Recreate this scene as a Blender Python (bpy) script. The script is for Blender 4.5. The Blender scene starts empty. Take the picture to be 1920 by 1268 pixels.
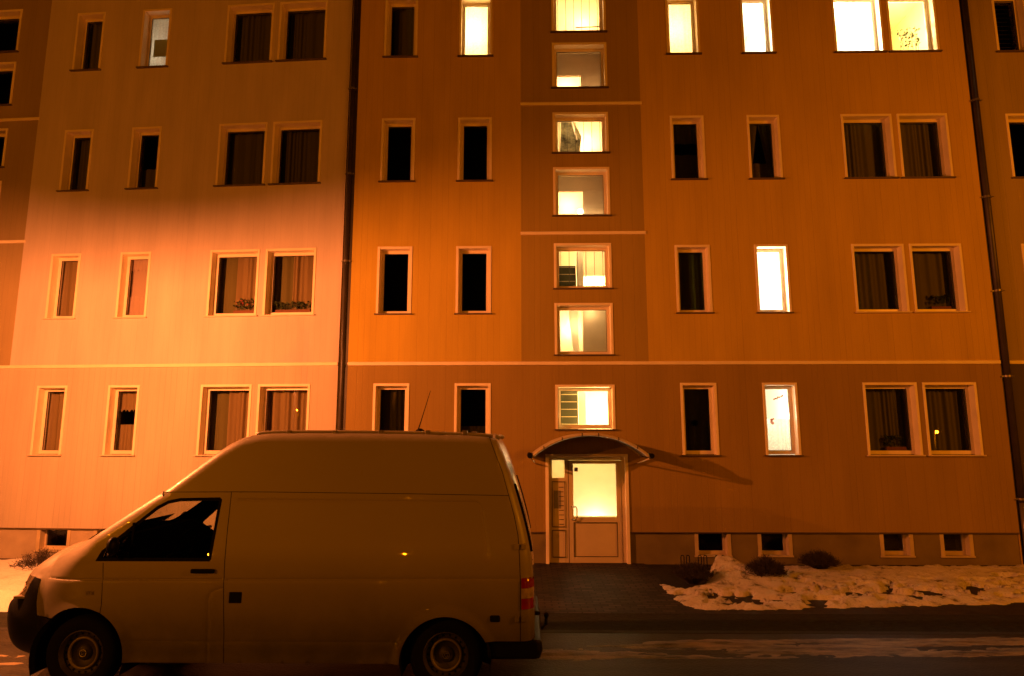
import bpy, bmesh, math, random
from mathutils import Vector, Matrix, noise
from mathutils.geometry import delaunay_2d_cdt
R = math.radians
S = bpy.context.scene
C = S.collection
random.seed(7)

# ------------------------------------------------------------------ camera, world, exposure
cd = bpy.data.cameras.new('camera')
cam = bpy.data.objects.new('camera', cd); C.objects.link(cam)
cd.sensor_width = 36; cd.lens = 36 * 1214.68 / 1920; cd.clip_end = 500; cd.clip_start = 0.05
PITCH, YAW, ROLL = 0.150477, 0.0172378, 0.00061
cam.matrix_world = (Matrix.Translation((0, -12.77995, 2.40144)) @ Matrix.Rotation(YAW, 4, 'Z')
                    @ Matrix.Rotation(math.pi / 2 + PITCH, 4, 'X') @ Matrix.Rotation(-ROLL, 4, 'Z'))
S.camera = cam
S.render.resolution_x, S.render.resolution_y = 1024, 676
W = bpy.data.worlds.new('World'); S.world = W; W.use_nodes = True
wb = W.node_tree.nodes['Background']
wb.inputs[0].default_value = (1.0, 0.50, 0.16, 1); wb.inputs[1].default_value = 0.004
S.view_settings.view_transform = 'Standard'; S.view_settings.look = 'None'
S.view_settings.exposure = 0; S.view_settings.gamma = 1
SODIUM = (1.0, 0.245, 0.002)

def point(name, loc, energy, color=SODIUM, radius=0.05, parent=None):
    l = bpy.data.lights.new(name, 'POINT'); l.energy = energy; l.color = color; l.shadow_soft_size = radius
    o = bpy.data.objects.new(name, l); C.objects.link(o); o.location = loc
    if parent: o.parent = parent
    return o

# ------------------------------------------------------------------ helpers
def tag(o, label=None, cat=None, group=None, kind=None):
    if label: o['label'] = label
    if cat: o['category'] = cat
    if group: o['group'] = group
    if kind: o['kind'] = kind
    return o

def empty(name, loc=(0, 0, 0), rz=0):
    o = bpy.data.objects.new(name, None); C.objects.link(o); o.location = loc; o.rotation_euler = (0, 0, rz)
    o.empty_display_size = 0.2
    return o

class MB:
    def __init__(s): s.v = []; s.f = []
    def add(s, vs, fs):
        n = len(s.v); s.v += [tuple(v) for v in vs]; s.f += [tuple(i + n for i in f) for f in fs]; return s
    def box(s, x0, x1, y0, y1, z0, z1):
        vs = [(x, y, z) for z in (z0, z1) for y in (y0, y1) for x in (x0, x1)]
        return s.add(vs, [(0, 2, 3, 1), (4, 5, 7, 6), (0, 1, 5, 4), (2, 6, 7, 3), (0, 4, 6, 2), (1, 3, 7, 5)])
    def quad(s, a, b, c, d): return s.add([a, b, c, d], [(0, 1, 2, 3)])
    def tube(s, pts, r, n=8, cap=True, r1=None):
        pts = [Vector(p) for p in pts]; rings = []
        for i, p in enumerate(pts):
            a = pts[max(i - 1, 0)]; b = pts[min(i + 1, len(pts) - 1)]
            t = (b - a).normalized()
            u = t.cross(Vector((0, 0, 1)) if abs(t.z) < .9 else Vector((1, 0, 0))).normalized(); w = t.cross(u)
            rr = r if r1 is None else r + (r1 - r) * i / (len(pts) - 1)
            rings.append([p + (u * math.cos(2 * math.pi * k / n) + w * math.sin(2 * math.pi * k / n)) * rr for k in range(n)])
        vs = [v for q in rings for v in q]; fs = []
        for i in range(len(pts) - 1):
            for k in range(n):
                a = i * n + k; b = i * n + (k + 1) % n
                fs.append((a, b, b + n, a + n))
        if cap: fs += [tuple(range(n - 1, -1, -1)), tuple(range((len(pts) - 1) * n, len(pts) * n))]
        return s.add(vs, fs)
    def lathe(s, prof, n=32, origin=(0, 0, 0), axis='Z'):   # prof: (radius, height)
        vs = []; fs = []; o = Vector(origin)
        for (r, h) in prof:
            for k in range(n):
                a = 2 * math.pi * k / n; c, d = r * math.cos(a), r * math.sin(a)
                vs.append(o + (Vector((c, d, h)) if axis == 'Z' else Vector((c, h, d))))
        for i in range(len(prof) - 1):
            for k in range(n):
                a = i * n + k; b = i * n + (k + 1) % n
                fs.append((a, b, b + n, a + n))
        return s.add(vs, fs)
    def build(s, name, m, parent=None, smooth=False, bevel=0, label=None):
        me = bpy.data.meshes.new(name); me.from_pydata(s.v, [], s.f); me.validate()
        if smooth is not False:
            for p in me.polygons: p.use_smooth = True
            if smooth is not True and smooth < 3:
                try: me.set_sharp_from_angle(angle=smooth)
                except Exception: pass
        me.materials.append(m)
        o = bpy.data.objects.new(name, me); C.objects.link(o)
        if parent: o.parent = parent
        if bevel:
            b = o.modifiers.new('bevel', 'BEVEL'); b.width = bevel; b.segments = 2; b.limit_method = 'ANGLE'
        if label: o['label'] = label
        return o

# ------------------------------------------------------------------ materials
def newmat(name):
    m = bpy.data.materials.new(name); m.use_nodes = True
    nt = m.node_tree; return m, nt, nt.nodes['Principled BSDF']

def N(nt, t, **kw):
    n = nt.nodes.new(t)
    for k, v in kw.items(): setattr(n, k, v)
    return n

def L(nt, a, b): nt.links.new(a, b)

def mat(name, col, rough=.6, metal=0, var=.12, scale=3, bump=0.0, bscale=60, spec=.5, coat=0, trans=0):
    m, nt, p = newmat(name)
    tc = N(nt, 'ShaderNodeTexCoord')
    n1 = N(nt, 'ShaderNodeTexNoise'); n1.inputs['Scale'].default_value = scale; n1.inputs['Detail'].default_value = 5
    L(nt, tc.outputs['Object'], n1.inputs['Vector'])
    r = N(nt, 'ShaderNodeMapRange'); r.inputs[1].default_value = .3; r.inputs[2].default_value = .7
    r.inputs[3].default_value = 1 - var; r.inputs[4].default_value = 1 + var
    L(nt, n1.outputs[0], r.inputs[0])
    mx = N(nt, 'ShaderNodeVectorMath', operation='SCALE'); mx.inputs[0].default_value = col[:3]
    L(nt, r.outputs[0], mx.inputs['Scale']); L(nt, mx.outputs[0], p.inputs['Base Color'])
    p.inputs['Roughness'].default_value = rough; p.inputs['Metallic'].default_value = metal
    p.inputs['Specular IOR Level'].default_value = spec
    if coat: p.inputs['Coat Weight'].default_value = coat; p.inputs['Coat Roughness'].default_value = .04
    if bump:
        n2 = N(nt, 'ShaderNodeTexNoise'); n2.inputs['Scale'].default_value = bscale; n2.inputs['Detail'].default_value = 4
        L(nt, tc.outputs['Object'], n2.inputs['Vector'])
        b = N(nt, 'ShaderNodeBump'); b.inputs['Strength'].default_value = 1; b.inputs['Distance'].default_value = bump
        L(nt, n2.outputs[0], b.inputs['Height']); L(nt, b.outputs[0], p.inputs['Normal'])
    return m

def emis(name, col, st):
    m, nt, p = newmat(name)
    p.inputs['Base Color'].default_value = (*col, 1); p.inputs['Emission Color'].default_value = (*col, 1)
    p.inputs['Emission Strength'].default_value = st
    return m

def cladding(name, col, pitch=.118, groove=.20):
    """profiled facade panel: fine vertical joints, weather stains, fine grain"""
    col = tuple(c * .8 for c in col)
    m, nt, p = newmat(name)
    tc = N(nt, 'ShaderNodeTexCoord'); sp = N(nt, 'ShaderNodeSeparateXYZ'); L(nt, tc.outputs['Object'], sp.inputs[0])
    def M(op, a, b=None):
        q = N(nt, 'ShaderNodeMath', operation=op)
        for i, v in enumerate((a, b)):
            if v is None: continue
            if isinstance(v, (int, float)): q.inputs[i].default_value = v
            else: L(nt, v, q.inputs[i])
        return q.outputs[0]
    u = M('DIVIDE', sp.outputs[0], pitch); fr = M('FRACT', u)
    tri = M('ABSOLUTE', M('SUBTRACT', fr, .5))               # .5 at the joint
    line = N(nt, 'ShaderNodeMapRange'); line.inputs[1].default_value = .43; line.inputs[2].default_value = .49
    L(nt, tri, line.inputs[0])
    cid = M('FLOOR', M('ADD', u, .5)); wn = N(nt, 'ShaderNodeTexWhiteNoise', noise_dimensions='1D'); L(nt, cid, wn.inputs['W'])
    sc = N(nt, 'ShaderNodeTexNoise'); sc.inputs['Scale'].default_value = 1.3; sc.inputs['Detail'].default_value = 4
    L(nt, tc.outputs['Object'], sc.inputs['Vector'])
    amt = M('MULTIPLY', M('MULTIPLY', line.outputs[0], M('ADD', M('MULTIPLY', wn.outputs[0], .8), .25)), M('MULTIPLY', sc.outputs[0], 1.6))
    # broad stains and faint vertical streaks
    mp = N(nt, 'ShaderNodeMapping'); mp.inputs['Scale'].default_value = (2.2, 1, .35); L(nt, tc.outputs['Object'], mp.inputs[0])
    st = N(nt, 'ShaderNodeTexNoise'); st.inputs['Scale'].default_value = 1.0; st.inputs['Detail'].default_value = 7; st.inputs['Roughness'].default_value = .6
    L(nt, mp.outputs[0], st.inputs['Vector'])
    gr = N(nt, 'ShaderNodeTexNoise'); gr.inputs['Scale'].default_value = 55; gr.inputs['Detail'].default_value = 3
    L(nt, tc.outputs['Object'], gr.inputs['Vector'])
    f = M('ADD', M('ADD', M('MULTIPLY', M('SUBTRACT', st.outputs[0], .5), .50), 1.0), M('MULTIPLY', M('SUBTRACT', gr.outputs[0], .5), .22))
    f = M('MULTIPLY', f, M('SUBTRACT', 1.0, M('MULTIPLY', amt, groove)))
    vm = N(nt, 'ShaderNodeVectorMath', operation='SCALE'); vm.inputs[0].default_value = col; L(nt, f, vm.inputs['Scale'])
    L(nt, vm.outputs[0], p.inputs['Base Color']); p.inputs['Roughness'].default_value = .75; p.inputs['Specular IOR Level'].default_value = .25
    b = N(nt, 'ShaderNodeBump'); b.inputs['Distance'].default_value = .0016
    h = M('ADD', M('MULTIPLY', line.outputs[0], M('MULTIPLY', wn.outputs[0], -1.0)), M('MULTIPLY', gr.outputs[0], .35)); L(nt, h, b.inputs['Height']); L(nt, b.outputs[0], p.inputs['Normal'])
    return m

def glass(name, tint=(.90, .90, .87), rough=0.0, ior=1.5, base=0.0):
    m, nt, p = newmat(name); nt.nodes.remove(p); out = nt.nodes['Material Output']
    t = N(nt, 'ShaderNodeBsdfTransparent'); t.inputs[0].default_value = (*tint, 1)
    g = N(nt, 'ShaderNodeBsdfGlossy'); g.inputs['Roughness'].default_value = rough
    fr = N(nt, 'ShaderNodeFresnel'); fr.inputs[0].default_value = ior
    mx = N(nt, 'ShaderNodeMixShader'); L(nt, fr.outputs[0], mx.inputs[0]); L(nt, t.outputs[0], mx.inputs[1]); L(nt, g.outputs[0], mx.inputs[2])
    L(nt, mx.outputs[0], out.inputs[0]); return m

def frosted(name, col=(1.0, .97, .9), clear=.25):
    m, nt, p = newmat(name); nt.nodes.remove(p); out = nt.nodes['Material Output']
    t = N(nt, 'ShaderNodeBsdfTransparent'); t.inputs[0].default_value = (1, 1, 1, 1)
    g = N(nt, 'ShaderNodeBsdfTranslucent'); g.inputs[0].default_value = (*col, 1)
    tc = N(nt, 'ShaderNodeTexCoord'); nz = N(nt, 'ShaderNodeTexNoise'); nz.inputs['Scale'].default_value = 3; nz.inputs['Detail'].default_value = 3
    L(nt, tc.outputs['Object'], nz.inputs['Vector'])
    mr = N(nt, 'ShaderNodeMapRange'); mr.inputs[1].default_value = .35; mr.inputs[2].default_value = .65; mr.inputs[3].default_value = clear * .85; mr.inputs[4].default_value = clear * 1.15
    L(nt, nz.outputs[0], mr.inputs[0])
    mx = N(nt, 'ShaderNodeMixShader'); L(nt, mr.outputs[0], mx.inputs[0]); L(nt, g.outputs[0], mx.inputs[1]); L(nt, t.outputs[0], mx.inputs[2])
    L(nt, mx.outputs[0], out.inputs[0]); return m

def cloth(name, col, see=.0, trans=.4):
    m, nt, p = newmat(name); nt.nodes.remove(p); out = nt.nodes['Material Output']
    d = N(nt, 'ShaderNodeBsdfDiffuse'); d.inputs[0].default_value = (*col, 1)
    t = N(nt, 'ShaderNodeBsdfTranslucent'); t.inputs[0].default_value = (*col, 1)
    mx = N(nt, 'ShaderNodeMixShader'); mx.inputs[0].default_value = trans; L(nt, d.outputs[0], mx.inputs[1]); L(nt, t.outputs[0], mx.inputs[2])
    last = mx
    if see:
        tr = N(nt, 'ShaderNodeBsdfTransparent'); m2 = N(nt, 'ShaderNodeMixShader')
        tc = N(nt, 'ShaderNodeTexCoord'); nz = N(nt, 'ShaderNodeTexNoise'); nz.inputs['Scale'].default_value = 30
        L(nt, tc.outputs['Object'], nz.inputs['Vector'])
        mr = N(nt, 'ShaderNodeMapRange'); mr.inputs[1].default_value = .4; mr.inputs[2].default_value = .6; mr.inputs[3].default_value = see * .4; mr.inputs[4].default_value = min(1, see * 1.6)
        L(nt, nz.outputs[0], mr.inputs[0]); L(nt, mr.outputs[0], m2.inputs[0]); L(nt, mx.outputs[0], m2.inputs[1]); L(nt, tr.outputs[0], m2.inputs[2]); last = m2
    L(nt, last.outputs[0], out.inputs[0]); return m

M_ = dict(
    cream=cladding('cream_cladding', (.72, .61, .54), groove=.13),
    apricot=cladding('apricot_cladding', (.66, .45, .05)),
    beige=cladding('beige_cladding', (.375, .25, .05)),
    beige_light=cladding('pale_beige_cladding', (.64, .54, .42), groove=.26),
    brown=cladding('brown_cladding', (.44, .31, .05)),
    tower=cladding('tower_cladding', (.42, .32, .15)),
    olive=cladding('olive_cladding', (.42, .32, .08)),
    darker=cladding('darker_cladding', (.10, .08, .06)),  # base colour set darker than the other ground floors
    plinth=mat('plinth_render', (.175, .135, .04), .9, var=.2, scale=2, bump=.004, bscale=90),
    plinth_light=mat('pale_plinth_render', (.42, .34, .24), .9, var=.2, scale=2, bump=.004, bscale=90),
    trim=mat('cream_trim', (.84, .72, .50), .6, var=.06, bump=.001, bscale=40),
    pvc=mat('white_plastic_frame', (.74, .64, .46), .35, var=.04),
    sill=mat('brown_metal_sill', (.10, .065, .04), .5, var=.2),
    sill_pale=mat('pale_sill', (.62, .5, .36), .5, var=.1),
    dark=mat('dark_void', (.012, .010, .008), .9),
    black=mat('black_plastic', (.0035, .0035, .0035), .5, var=.2, spec=.15),
    rubber=mat('rubber', (.004, .004, .004), .85, spec=.15),
    pipe=mat('brown_pipe', (.050, .038, .026), .45, var=.25, metal=.2),
    zinc=mat('pipe_metal', (.22, .19, .15), .4, metal=.6),
    roof=mat('roofing_felt', (.05, .05, .05), .9),
    glass=glass('window_glass'),
    drape=cloth('drape_cloth', (.20, .185, .07), trans=.25),
    drape2=cloth('pale_drape', (.42, .32, .15)),
    lace=cloth('lace_net', (.62, .56, .48), see=.22),
    net=cloth('net_curtain', (.30, .26, .15), see=.15),
    white_cloth=cloth('white_blind', (.55, .42, .34), trans=.2),
    litcloth=cloth('lit_curtain', (.85, .76, .52), see=.15, trans=.6),
    cream_in=mat('interior_cream', (.80, .70, .55), .8, var=.05),
    tan_in=mat('interior_tan', (.74, .58, .42), .8, var=.08, scale=2),
    white_in=mat('interior_white', (.82, .80, .72), .8, var=.04),
    yellow_in=mat('interior_yellow', (.80, .70, .38), .8, var=.05),
    green_in=mat('mailbox_green', (.045, .045, .012), .5, var=.15),
    steel=mat('handrail_paint', (.05, .035, .02), .4),
    wood=mat('wood', (.20, .10, .04), .5),
    door=mat('door_frame_paint', (.60, .50, .27), .4, var=.06),
    doorline=mat('door_gasket', (.045, .03, .018), .6),
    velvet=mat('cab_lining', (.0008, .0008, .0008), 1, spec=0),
    base_trim=mat('basement_trim', (.50, .40, .24), .7, var=.15),
    frost=frosted('frosted_door_glass'),
    canopy=mat('canopy_rim', (.52, .44, .26), .35, var=.1, metal=.1),
    canopy_sheet=mat('canopy_sheet', (.10, .075, .05), .4, var=.2),
    chrome=mat('brushed_metal', (.55, .52, .46), .25, metal=.9),
    leaf=mat('leaf', (.05, .075, .02), .6, var=.4, scale=12),
    flower=mat('blossom', (.45, .10, .08), .6, var=.3),
    pot=mat('terracotta', (.25, .10, .05), .8),
    twig=mat('twig_bark', (.035, .024, .016), .85, var=.4, scale=8),
    plate=mat('name_plate', (.60, .50, .27), .4),
)

# ------------------------------------------------------------------ street lights that light the scene
def street_lamp(loc, energy, label, hz=4.8, cut=.08, capr=.24, rad=.035, arm=0.0, color=SODIUM):
    t = empty('street_lamp', (loc[0], loc[1], 0)); tag(t, label, 'street lamp', 'street lamps')
    g = mat('lamp_post_grey', (.12, .12, .11), .5, metal=.5)
    MB().lathe([(.09, 0), (.09, .9), (.055, 1.0), (.04, hz + .55), (.0, hz + .56)], 16, (0, -arm - .28, 0)).build('post', g, t, True)
    MB().tube([(0, -arm - .28, hz + .45), (0, -arm - .14, hz + .5), (0, 0, hz + cut + .10)], .025, 8).build('arm', g, t, True)
    MB().lathe([(0, cut + .12 + hz), (.07, cut + .115 + hz), (.17, cut + .05 + hz), (capr, cut + hz), (capr - .01, cut - .006 + hz), (0, cut + .03 + hz)], 40).build('shade', g, t, True)
    MB().lathe([(0, hz + cut + .05), (.02, hz + cut + .03), (.024, hz + .05), (0, hz + .045)], 12).build('bulb', emis('sodium_bulb', (1, .5, .12), 20), t, True)
    l = point('lamp_light', (0, 0, hz), energy, color, radius=rad, parent=t)
    return t
street_lamp((-7.7, -5.65, 0), 3900, 'tall street lamp with a shallow shade lighting the cream facade, left of the van', hz=4.65, cut=.072, capr=.24, rad=.040, color=(1.0, .238, .058))
street_lamp((13.5, -10.5, 0), 2500, 'street lamp at the right that lights the apricot facade from the side', hz=6.3, cut=.10, capr=.16)
street_lamp((-15.0, -19.0, 0), 3060, 'street lamp far to the left behind the photographer', hz=6.6, cut=.12, capr=.14)
street_lamp((-7.4, -42.0, 0), 800, 'distant street lamp behind the photographer, near the middle of the street', hz=4.7, cut=.12, capr=.14, rad=.05)
street_lamp((-25.5, -42.0, 0), 800, 'distant street lamp behind the photographer, farthest to the left', hz=4.7, cut=.12, capr=.14, rad=.05)
street_lamp((-19.7, -42.0, 0), 600, 'distant street lamp behind the photographer, second from the left end', hz=4.7, cut=.12, capr=.14, rad=.05)
street_lamp((30.7, -36.0, 0), 1300, 'distant low street lamp behind the photographer, farthest to the right', hz=2.7, cut=.12, capr=.14, rad=.12)

# ------------------------------------------------------------------ ground
def sheet(name, x0, x1, y0, y1, z, m, label, kind='structure'):
    o = MB().quad((x0, y0, z), (x1, y0, z), (x1, y1, z), (x0, y1, z)).build(name, m)
    tag(o, label, kind=kind); o['category'] = name.replace('_', ' ')
    return o

def ground_mat(name, c0, c1, scale=3, stretch=(1, 1, 1), rough=.7, bump=.01, thr=(.4, .6)):
    m, nt, p = newmat(name)
    tc = N(nt, 'ShaderNodeTexCoord'); mp = N(nt, 'ShaderNodeMapping'); mp.inputs['Scale'].default_value = stretch; L(nt, tc.outputs['Object'], mp.inputs[0])
    n = N(nt, 'ShaderNodeTexNoise'); n.inputs['Scale'].default_value = scale; n.inputs['Detail'].default_value = 9; n.inputs['Roughness'].default_value = .65
    L(nt, mp.outputs[0], n.inputs['Vector'])
    cr = N(nt, 'ShaderNodeValToRGB'); cr.color_ramp.elements[0].position = thr[0]; cr.color_ramp.elements[1].position = thr[1]
    cr.color_ramp.elements[0].color = (*c0, 1); cr.color_ramp.elements[1].color = (*c1, 1)
    L(nt, n.outputs[0], cr.inputs[0]); L(nt, cr.outputs[0], p.inputs['Base Color'])
    n2 = N(nt, 'ShaderNodeTexNoise'); n2.inputs['Scale'].default_value = 45; n2.inputs['Detail'].default_value = 6; L(nt, tc.outputs['Object'], n2.inputs['Vector'])
    b = N(nt, 'ShaderNodeBump'); b.inputs['Distance'].default_value = bump; L(nt, n2.outputs[0], b.inputs['Height']); L(nt, b.outputs[0], p.inputs['Normal'])
    p.inputs['Roughness'].default_value = rough; p.inputs['Specular IOR Level'].default_value = .3
    return m

def paver_mat():
    m, nt, p = newmat('concrete_pavers')
    tc = N(nt, 'ShaderNodeTexCoord'); mp = N(nt, 'ShaderNodeMapping'); mp.inputs['Rotation'].default_value = (0, 0, R(0)); L(nt, tc.outputs['Object'], mp.inputs[0])
    b = N(nt, 'ShaderNodeTexBrick'); b.inputs['Scale'].default_value = 1; b.inputs['Brick Width'].default_value = .2; b.inputs['Row Height'].default_value = .1
    b.inputs['Mortar Size'].default_value = .012; b.inputs['Color1'].default_value = (.050, .034, .022, 1); b.inputs['Color2'].default_value = (.013, .010, .007, 1); b.inputs['Mortar'].default_value = (.0015, .0012, .001, 1)
    L(nt, mp.outputs[0], b.inputs['Vector'])
    n = N(nt, 'ShaderNodeTexNoise'); n.inputs['Scale'].default_value = 1.4; n.inputs['Detail'].default_value = 8; L(nt, tc.outputs['Object'], n.inputs['Vector'])
    mr = N(nt, 'ShaderNodeMapRange'); mr.inputs[1].default_value = .3; mr.inputs[2].default_value = .7; mr.inputs[3].default_value = .55; mr.inputs[4].default_value = 1.5; L(nt, n.outputs[0], mr.inputs[0])
    vm = N(nt, 'ShaderNodeVectorMath', operation='SCALE'); L(nt, b.outputs[0], vm.inputs[0]); L(nt, mr.outputs[0], vm.inputs['Scale']); L(nt, vm.outputs[0], p.inputs['Base Color'])
    bp = N(nt, 'ShaderNodeBump'); bp.inputs['Distance'].default_value = .006; bp.invert = True
    L(nt, b.outputs['Fac'], bp.inputs['Height']); L(nt, bp.outputs[0], p.inputs['Normal'])
    p.inputs['Roughness'].default_value = .7; p.inputs['Specular IOR Level'].default_value = .25
    return m

soil = ground_mat('soil', (.008, .007, .004), (.025, .019, .011), 4)
asphalt = ground_mat('worn_asphalt', (.004, .005, .0015), (.018, .018, .006), 9, (1, 2.5, 1), .9)
lane = ground_mat('wet_road', (.004, .005, .002), (.030, .027, .012), 1.6, (.5, 2.6, 1), .5, thr=(.42, .66))
sheet('ground', -150, 150, -150, 60, -.02, soil, 'dark bare earth around the houses')
sheet('road', -60, 60, -16, -4.36, .012, lane, 'wet dark road streaked with old snow')
sheet('pavement', -60, 60, -4.24, -3.45, .012, asphalt, 'dark rough strip of pavement between the snow and the kerb')
sheet('flower_bed', -60, 60, -3.45, .6, .0, soil, 'bare soil bed under the snow at the foot of the wall')
sheet('forecourt', -2.6, 2.28, -3.47, .3, .016, paver_mat(), 'paved forecourt leading to the house door')
kb = MB().box(-60, 60, -4.36, -4.24, -.01, .0165).build('kerb', mat('kerb_stone', (.014, .013, .008), .8, var=.3, bump=.004), bevel=.01)
tag(kb, 'low kerb stone between road and pavement', kind='structure')

def snow_mat(name, c0, c1, thr=(.42, .58), scale=7, bump=.02):
    m, nt, p = newmat(name)
    tc = N(nt, 'ShaderNodeTexCoord')
    n = N(nt, 'ShaderNodeTexNoise'); n.inputs['Scale'].default_value = scale; n.inputs['Detail'].default_value = 9; n.inputs['Roughness'].default_value = .7
    L(nt, tc.outputs['Object'], n.inputs['Vector'])
    cr = N(nt, 'ShaderNodeValToRGB'); cr.color_ramp.elements[0].position = thr[0]; cr.color_ramp.elements[1].position = thr[1]
    cr.color_ramp.elements[0].color = (*c0, 1); cr.color_ramp.elements[1].color = (*c1, 1)
    L(nt, n.outputs[0], cr.inputs[0]); L(nt, cr.outputs[0], p.inputs['Base Color'])
    n2 = N(nt, 'ShaderNodeTexNoise'); n2.inputs['Scale'].default_value = 22; n2.inputs['Detail'].default_value = 8; L(nt, tc.outputs['Object'], n2.inputs['Vector'])
    b = N(nt, 'ShaderNodeBump'); b.inputs['Distance'].default_value = bump; n2.inputs['Scale'].default_value = 34; L(nt, n2.outputs[0], b.inputs['Height']); L(nt, b.outputs[0], p.inputs['Normal'])
    p.inputs['Roughness'].default_value = .55; p.inputs['Subsurface Weight'].default_value = 0
    return m

def fbm(x, y, s, o=5, z=0.0): return noise.fractal(Vector((x * s, y * s, z)), 1.0, 2.0, o)

def seg_d(p, a, b):
    ax, ay = a; bx, by = b; dx, dy = bx - ax, by - ay; l = dx * dx + dy * dy
    t = 0 if l == 0 else max(0, min(1, ((p[0] - ax) * dx + (p[1] - ay) * dy) / l))
    return math.hypot(p[0] - ax - t * dx, p[1] - ay - t * dy)
def inside(p, poly):
    c = False; j = len(poly) - 1
    for i in range(len(poly)):
        if (poly[i][1] > p[1]) != (poly[j][1] > p[1]) and p[0] < (poly[j][0] - poly[i][0]) * (p[1] - poly[i][1]) / (poly[j][1] - poly[i][1]) + poly[i][0]: c = not c
        j = i
    return c
def sdist(p, poly):
    d = min(seg_d(p, poly[i], poly[(i + 1) % len(poly)]) for i in range(len(poly)))
    return d if inside(p, poly) else -d

def heightfield(name, x0, x1, y0, y1, step, fn, m):
    nx = int((x1 - x0) / step) + 1; ny = int((y1 - y0) / step) + 1
    vs = []
    for j in range(ny):
        for i in range(nx):
            x = x0 + i * step; y = y0 + j * step; vs.append((x, y, fn(x, y)))
    fs = []
    for j in range(ny - 1):
        for i in range(nx - 1):
            a = j * nx + i
            if max(vs[a][2], vs[a + 1][2], vs[a + nx][2], vs[a + nx + 1][2]) > -.015: fs.append((a, a + 1, a + nx + 1, a + nx))
    mb = MB(); mb.add(vs, fs); o = mb.build(name, m, smooth=True)
    bm = bmesh.new(); bm.from_mesh(o.data)
    bmesh.ops.delete(bm, geom=[v for v in bm.verts if not v.link_faces], context='VERTS'); bm.to_mesh(o.data); bm.free()
    for p in o.data.polygons: p.use_smooth = True
    return o

RPOLY = [(2.22, -1.72), (2.12, -2.3), (2.35, -3.25), (3.2, -3.2), (4.67, -3.08), (7.2, -2.78), (13, -2.3), (13, -.14), (4.85, -.16), (4.5, -.95), (4.0, -1.1), (3.7, -.75), (3.35, -.68), (3.12, -1.45), (2.5, -1.98), (2.36, -1.75)]
HOLES = [(4.36, -2.75, .22, .06), (4.8, -2.48, .10, .05), (5.05, -2.31, .16, .07), (5.54, -2.3, .2, .07), (6.23, -2.29, .18, .13), (5.83, -2.63, .10, .05), (6.3, -2.52, .20, .05), (6.69, -2.21, .10, .06), (7.0, -2.1, .12, .07), (7.43, -1.91, .10, .06), (7.91, -1.71, .24, .05), (7.62, -2.15, .08, .05), (6.07, -1.93, .08, .05), (8.22, -1.1, .14, .06), (2.84, -2.92, .16, .05), (3.25, -2.86, .22, .07), (4.07, -2.33, .09, .05), (3.7, -2.75, .12, .05), (5.3, -2.75, .12, .05), (6.7, -2.62, .10, .04), (8.5, -1.6, .16, .06), (4.6, -2.1, .07, .04), (5.2, -1.95, .06, .04), (7.2, -2.5, .10, .04), (4.2, -2.95, .14, .04)]
def snow_r(x, y):
    d = sdist((x, y), RPOLY) + .11 * fbm(x, y, 3.0, 4) + .05 * fbm(x, y, 11.0, 3)
    if d < -.08: return -.06
    e = max(-.06, min(1, d / .30)); base = .048 * e if e > 0 else e
    hp = .27 * math.exp(-((x - 3.45) / .42) ** 2 - ((y + .95) / .42) ** 2) + .10 * math.exp(-((x - 4.1) / .8) ** 2 - ((y + 1.5) / .5) ** 2)
    ridge = .035 * (1 - abs(noise.noise(Vector((x * 2.2, y * 3.0, 5)))) * 2)
    h = base + hp * max(0, min(1, d / .12)) + (ridge + .022 * fbm(x, y, 3, 4)) * max(0, min(1, d / .2))
    # trodden holes
    q = noise.noise(Vector((x * 2.3, y * 4.6, 9))) + .5 * noise.noise(Vector((x * 8, y * 12, 2)))
    band = math.exp(-((y + 2.1 - .05 * (x - 5)) / .75) ** 2)
    if q * band > .17: h -= (q * band - .17) * 2.6
    h += .013 * noise.noise(Vector((x * 13, y * 17, 4))) * max(0, min(1, d / .1))
    for hx, hy, ha, hb in HOLES:
        if abs(x - hx) < ha * 2.2 and abs(y - hy) < hb * 5:
            g = ((x - hx) / (ha * 1.15)) ** 2 + ((y - hy) / (hb * 2.0)) ** 2 + 1.1 * noise.noise(Vector((x * 9, y * 14, 7)))
            if g < 1.5: h -= .17 * min(1, 1.5 - g)
    if -2.85 < y < -2.5 and 2.5 < x < 3.7: h -= .14 * math.exp(-((x - 3.15) / .45) ** 2 - ((y + 2.68) / .10) ** 2)
    return max(h, -.06)
o = heightfield('snow', 1.9, 13, -3.5, -.1, .035, snow_r, snow_mat('trodden_snow', (.10, .08, .05), (.60, .56, .46), (.33, .46), 5, .03))
tag(o, 'heaped trodden snow with dark footprints right of the house door', 'snow', kind='stuff')
def snow_l(x, y):
    d = min(y + 3.5, -.55 - y, -2.9 - x, x + 16) + .12 * fbm(x, y, 2.0, 4)
    if d < -.08: return -.06
    e = max(-.06, min(1, d / .25))
    return (.20 * e if e > 0 else e) + (.035 * fbm(x, y, 1.6, 5) + .02) * max(0, min(1, d / .3))
o = heightfield('snow', -14, -2.9, -3.7, -.4, .05, snow_l, snow_mat('clean_snow', (.50, .46, .4), (.66, .64, .58), (.30, .45), 4))
tag(o, 'smooth bright snow in front of the cream house behind the van bonnet', 'snow', kind='stuff')
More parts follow.
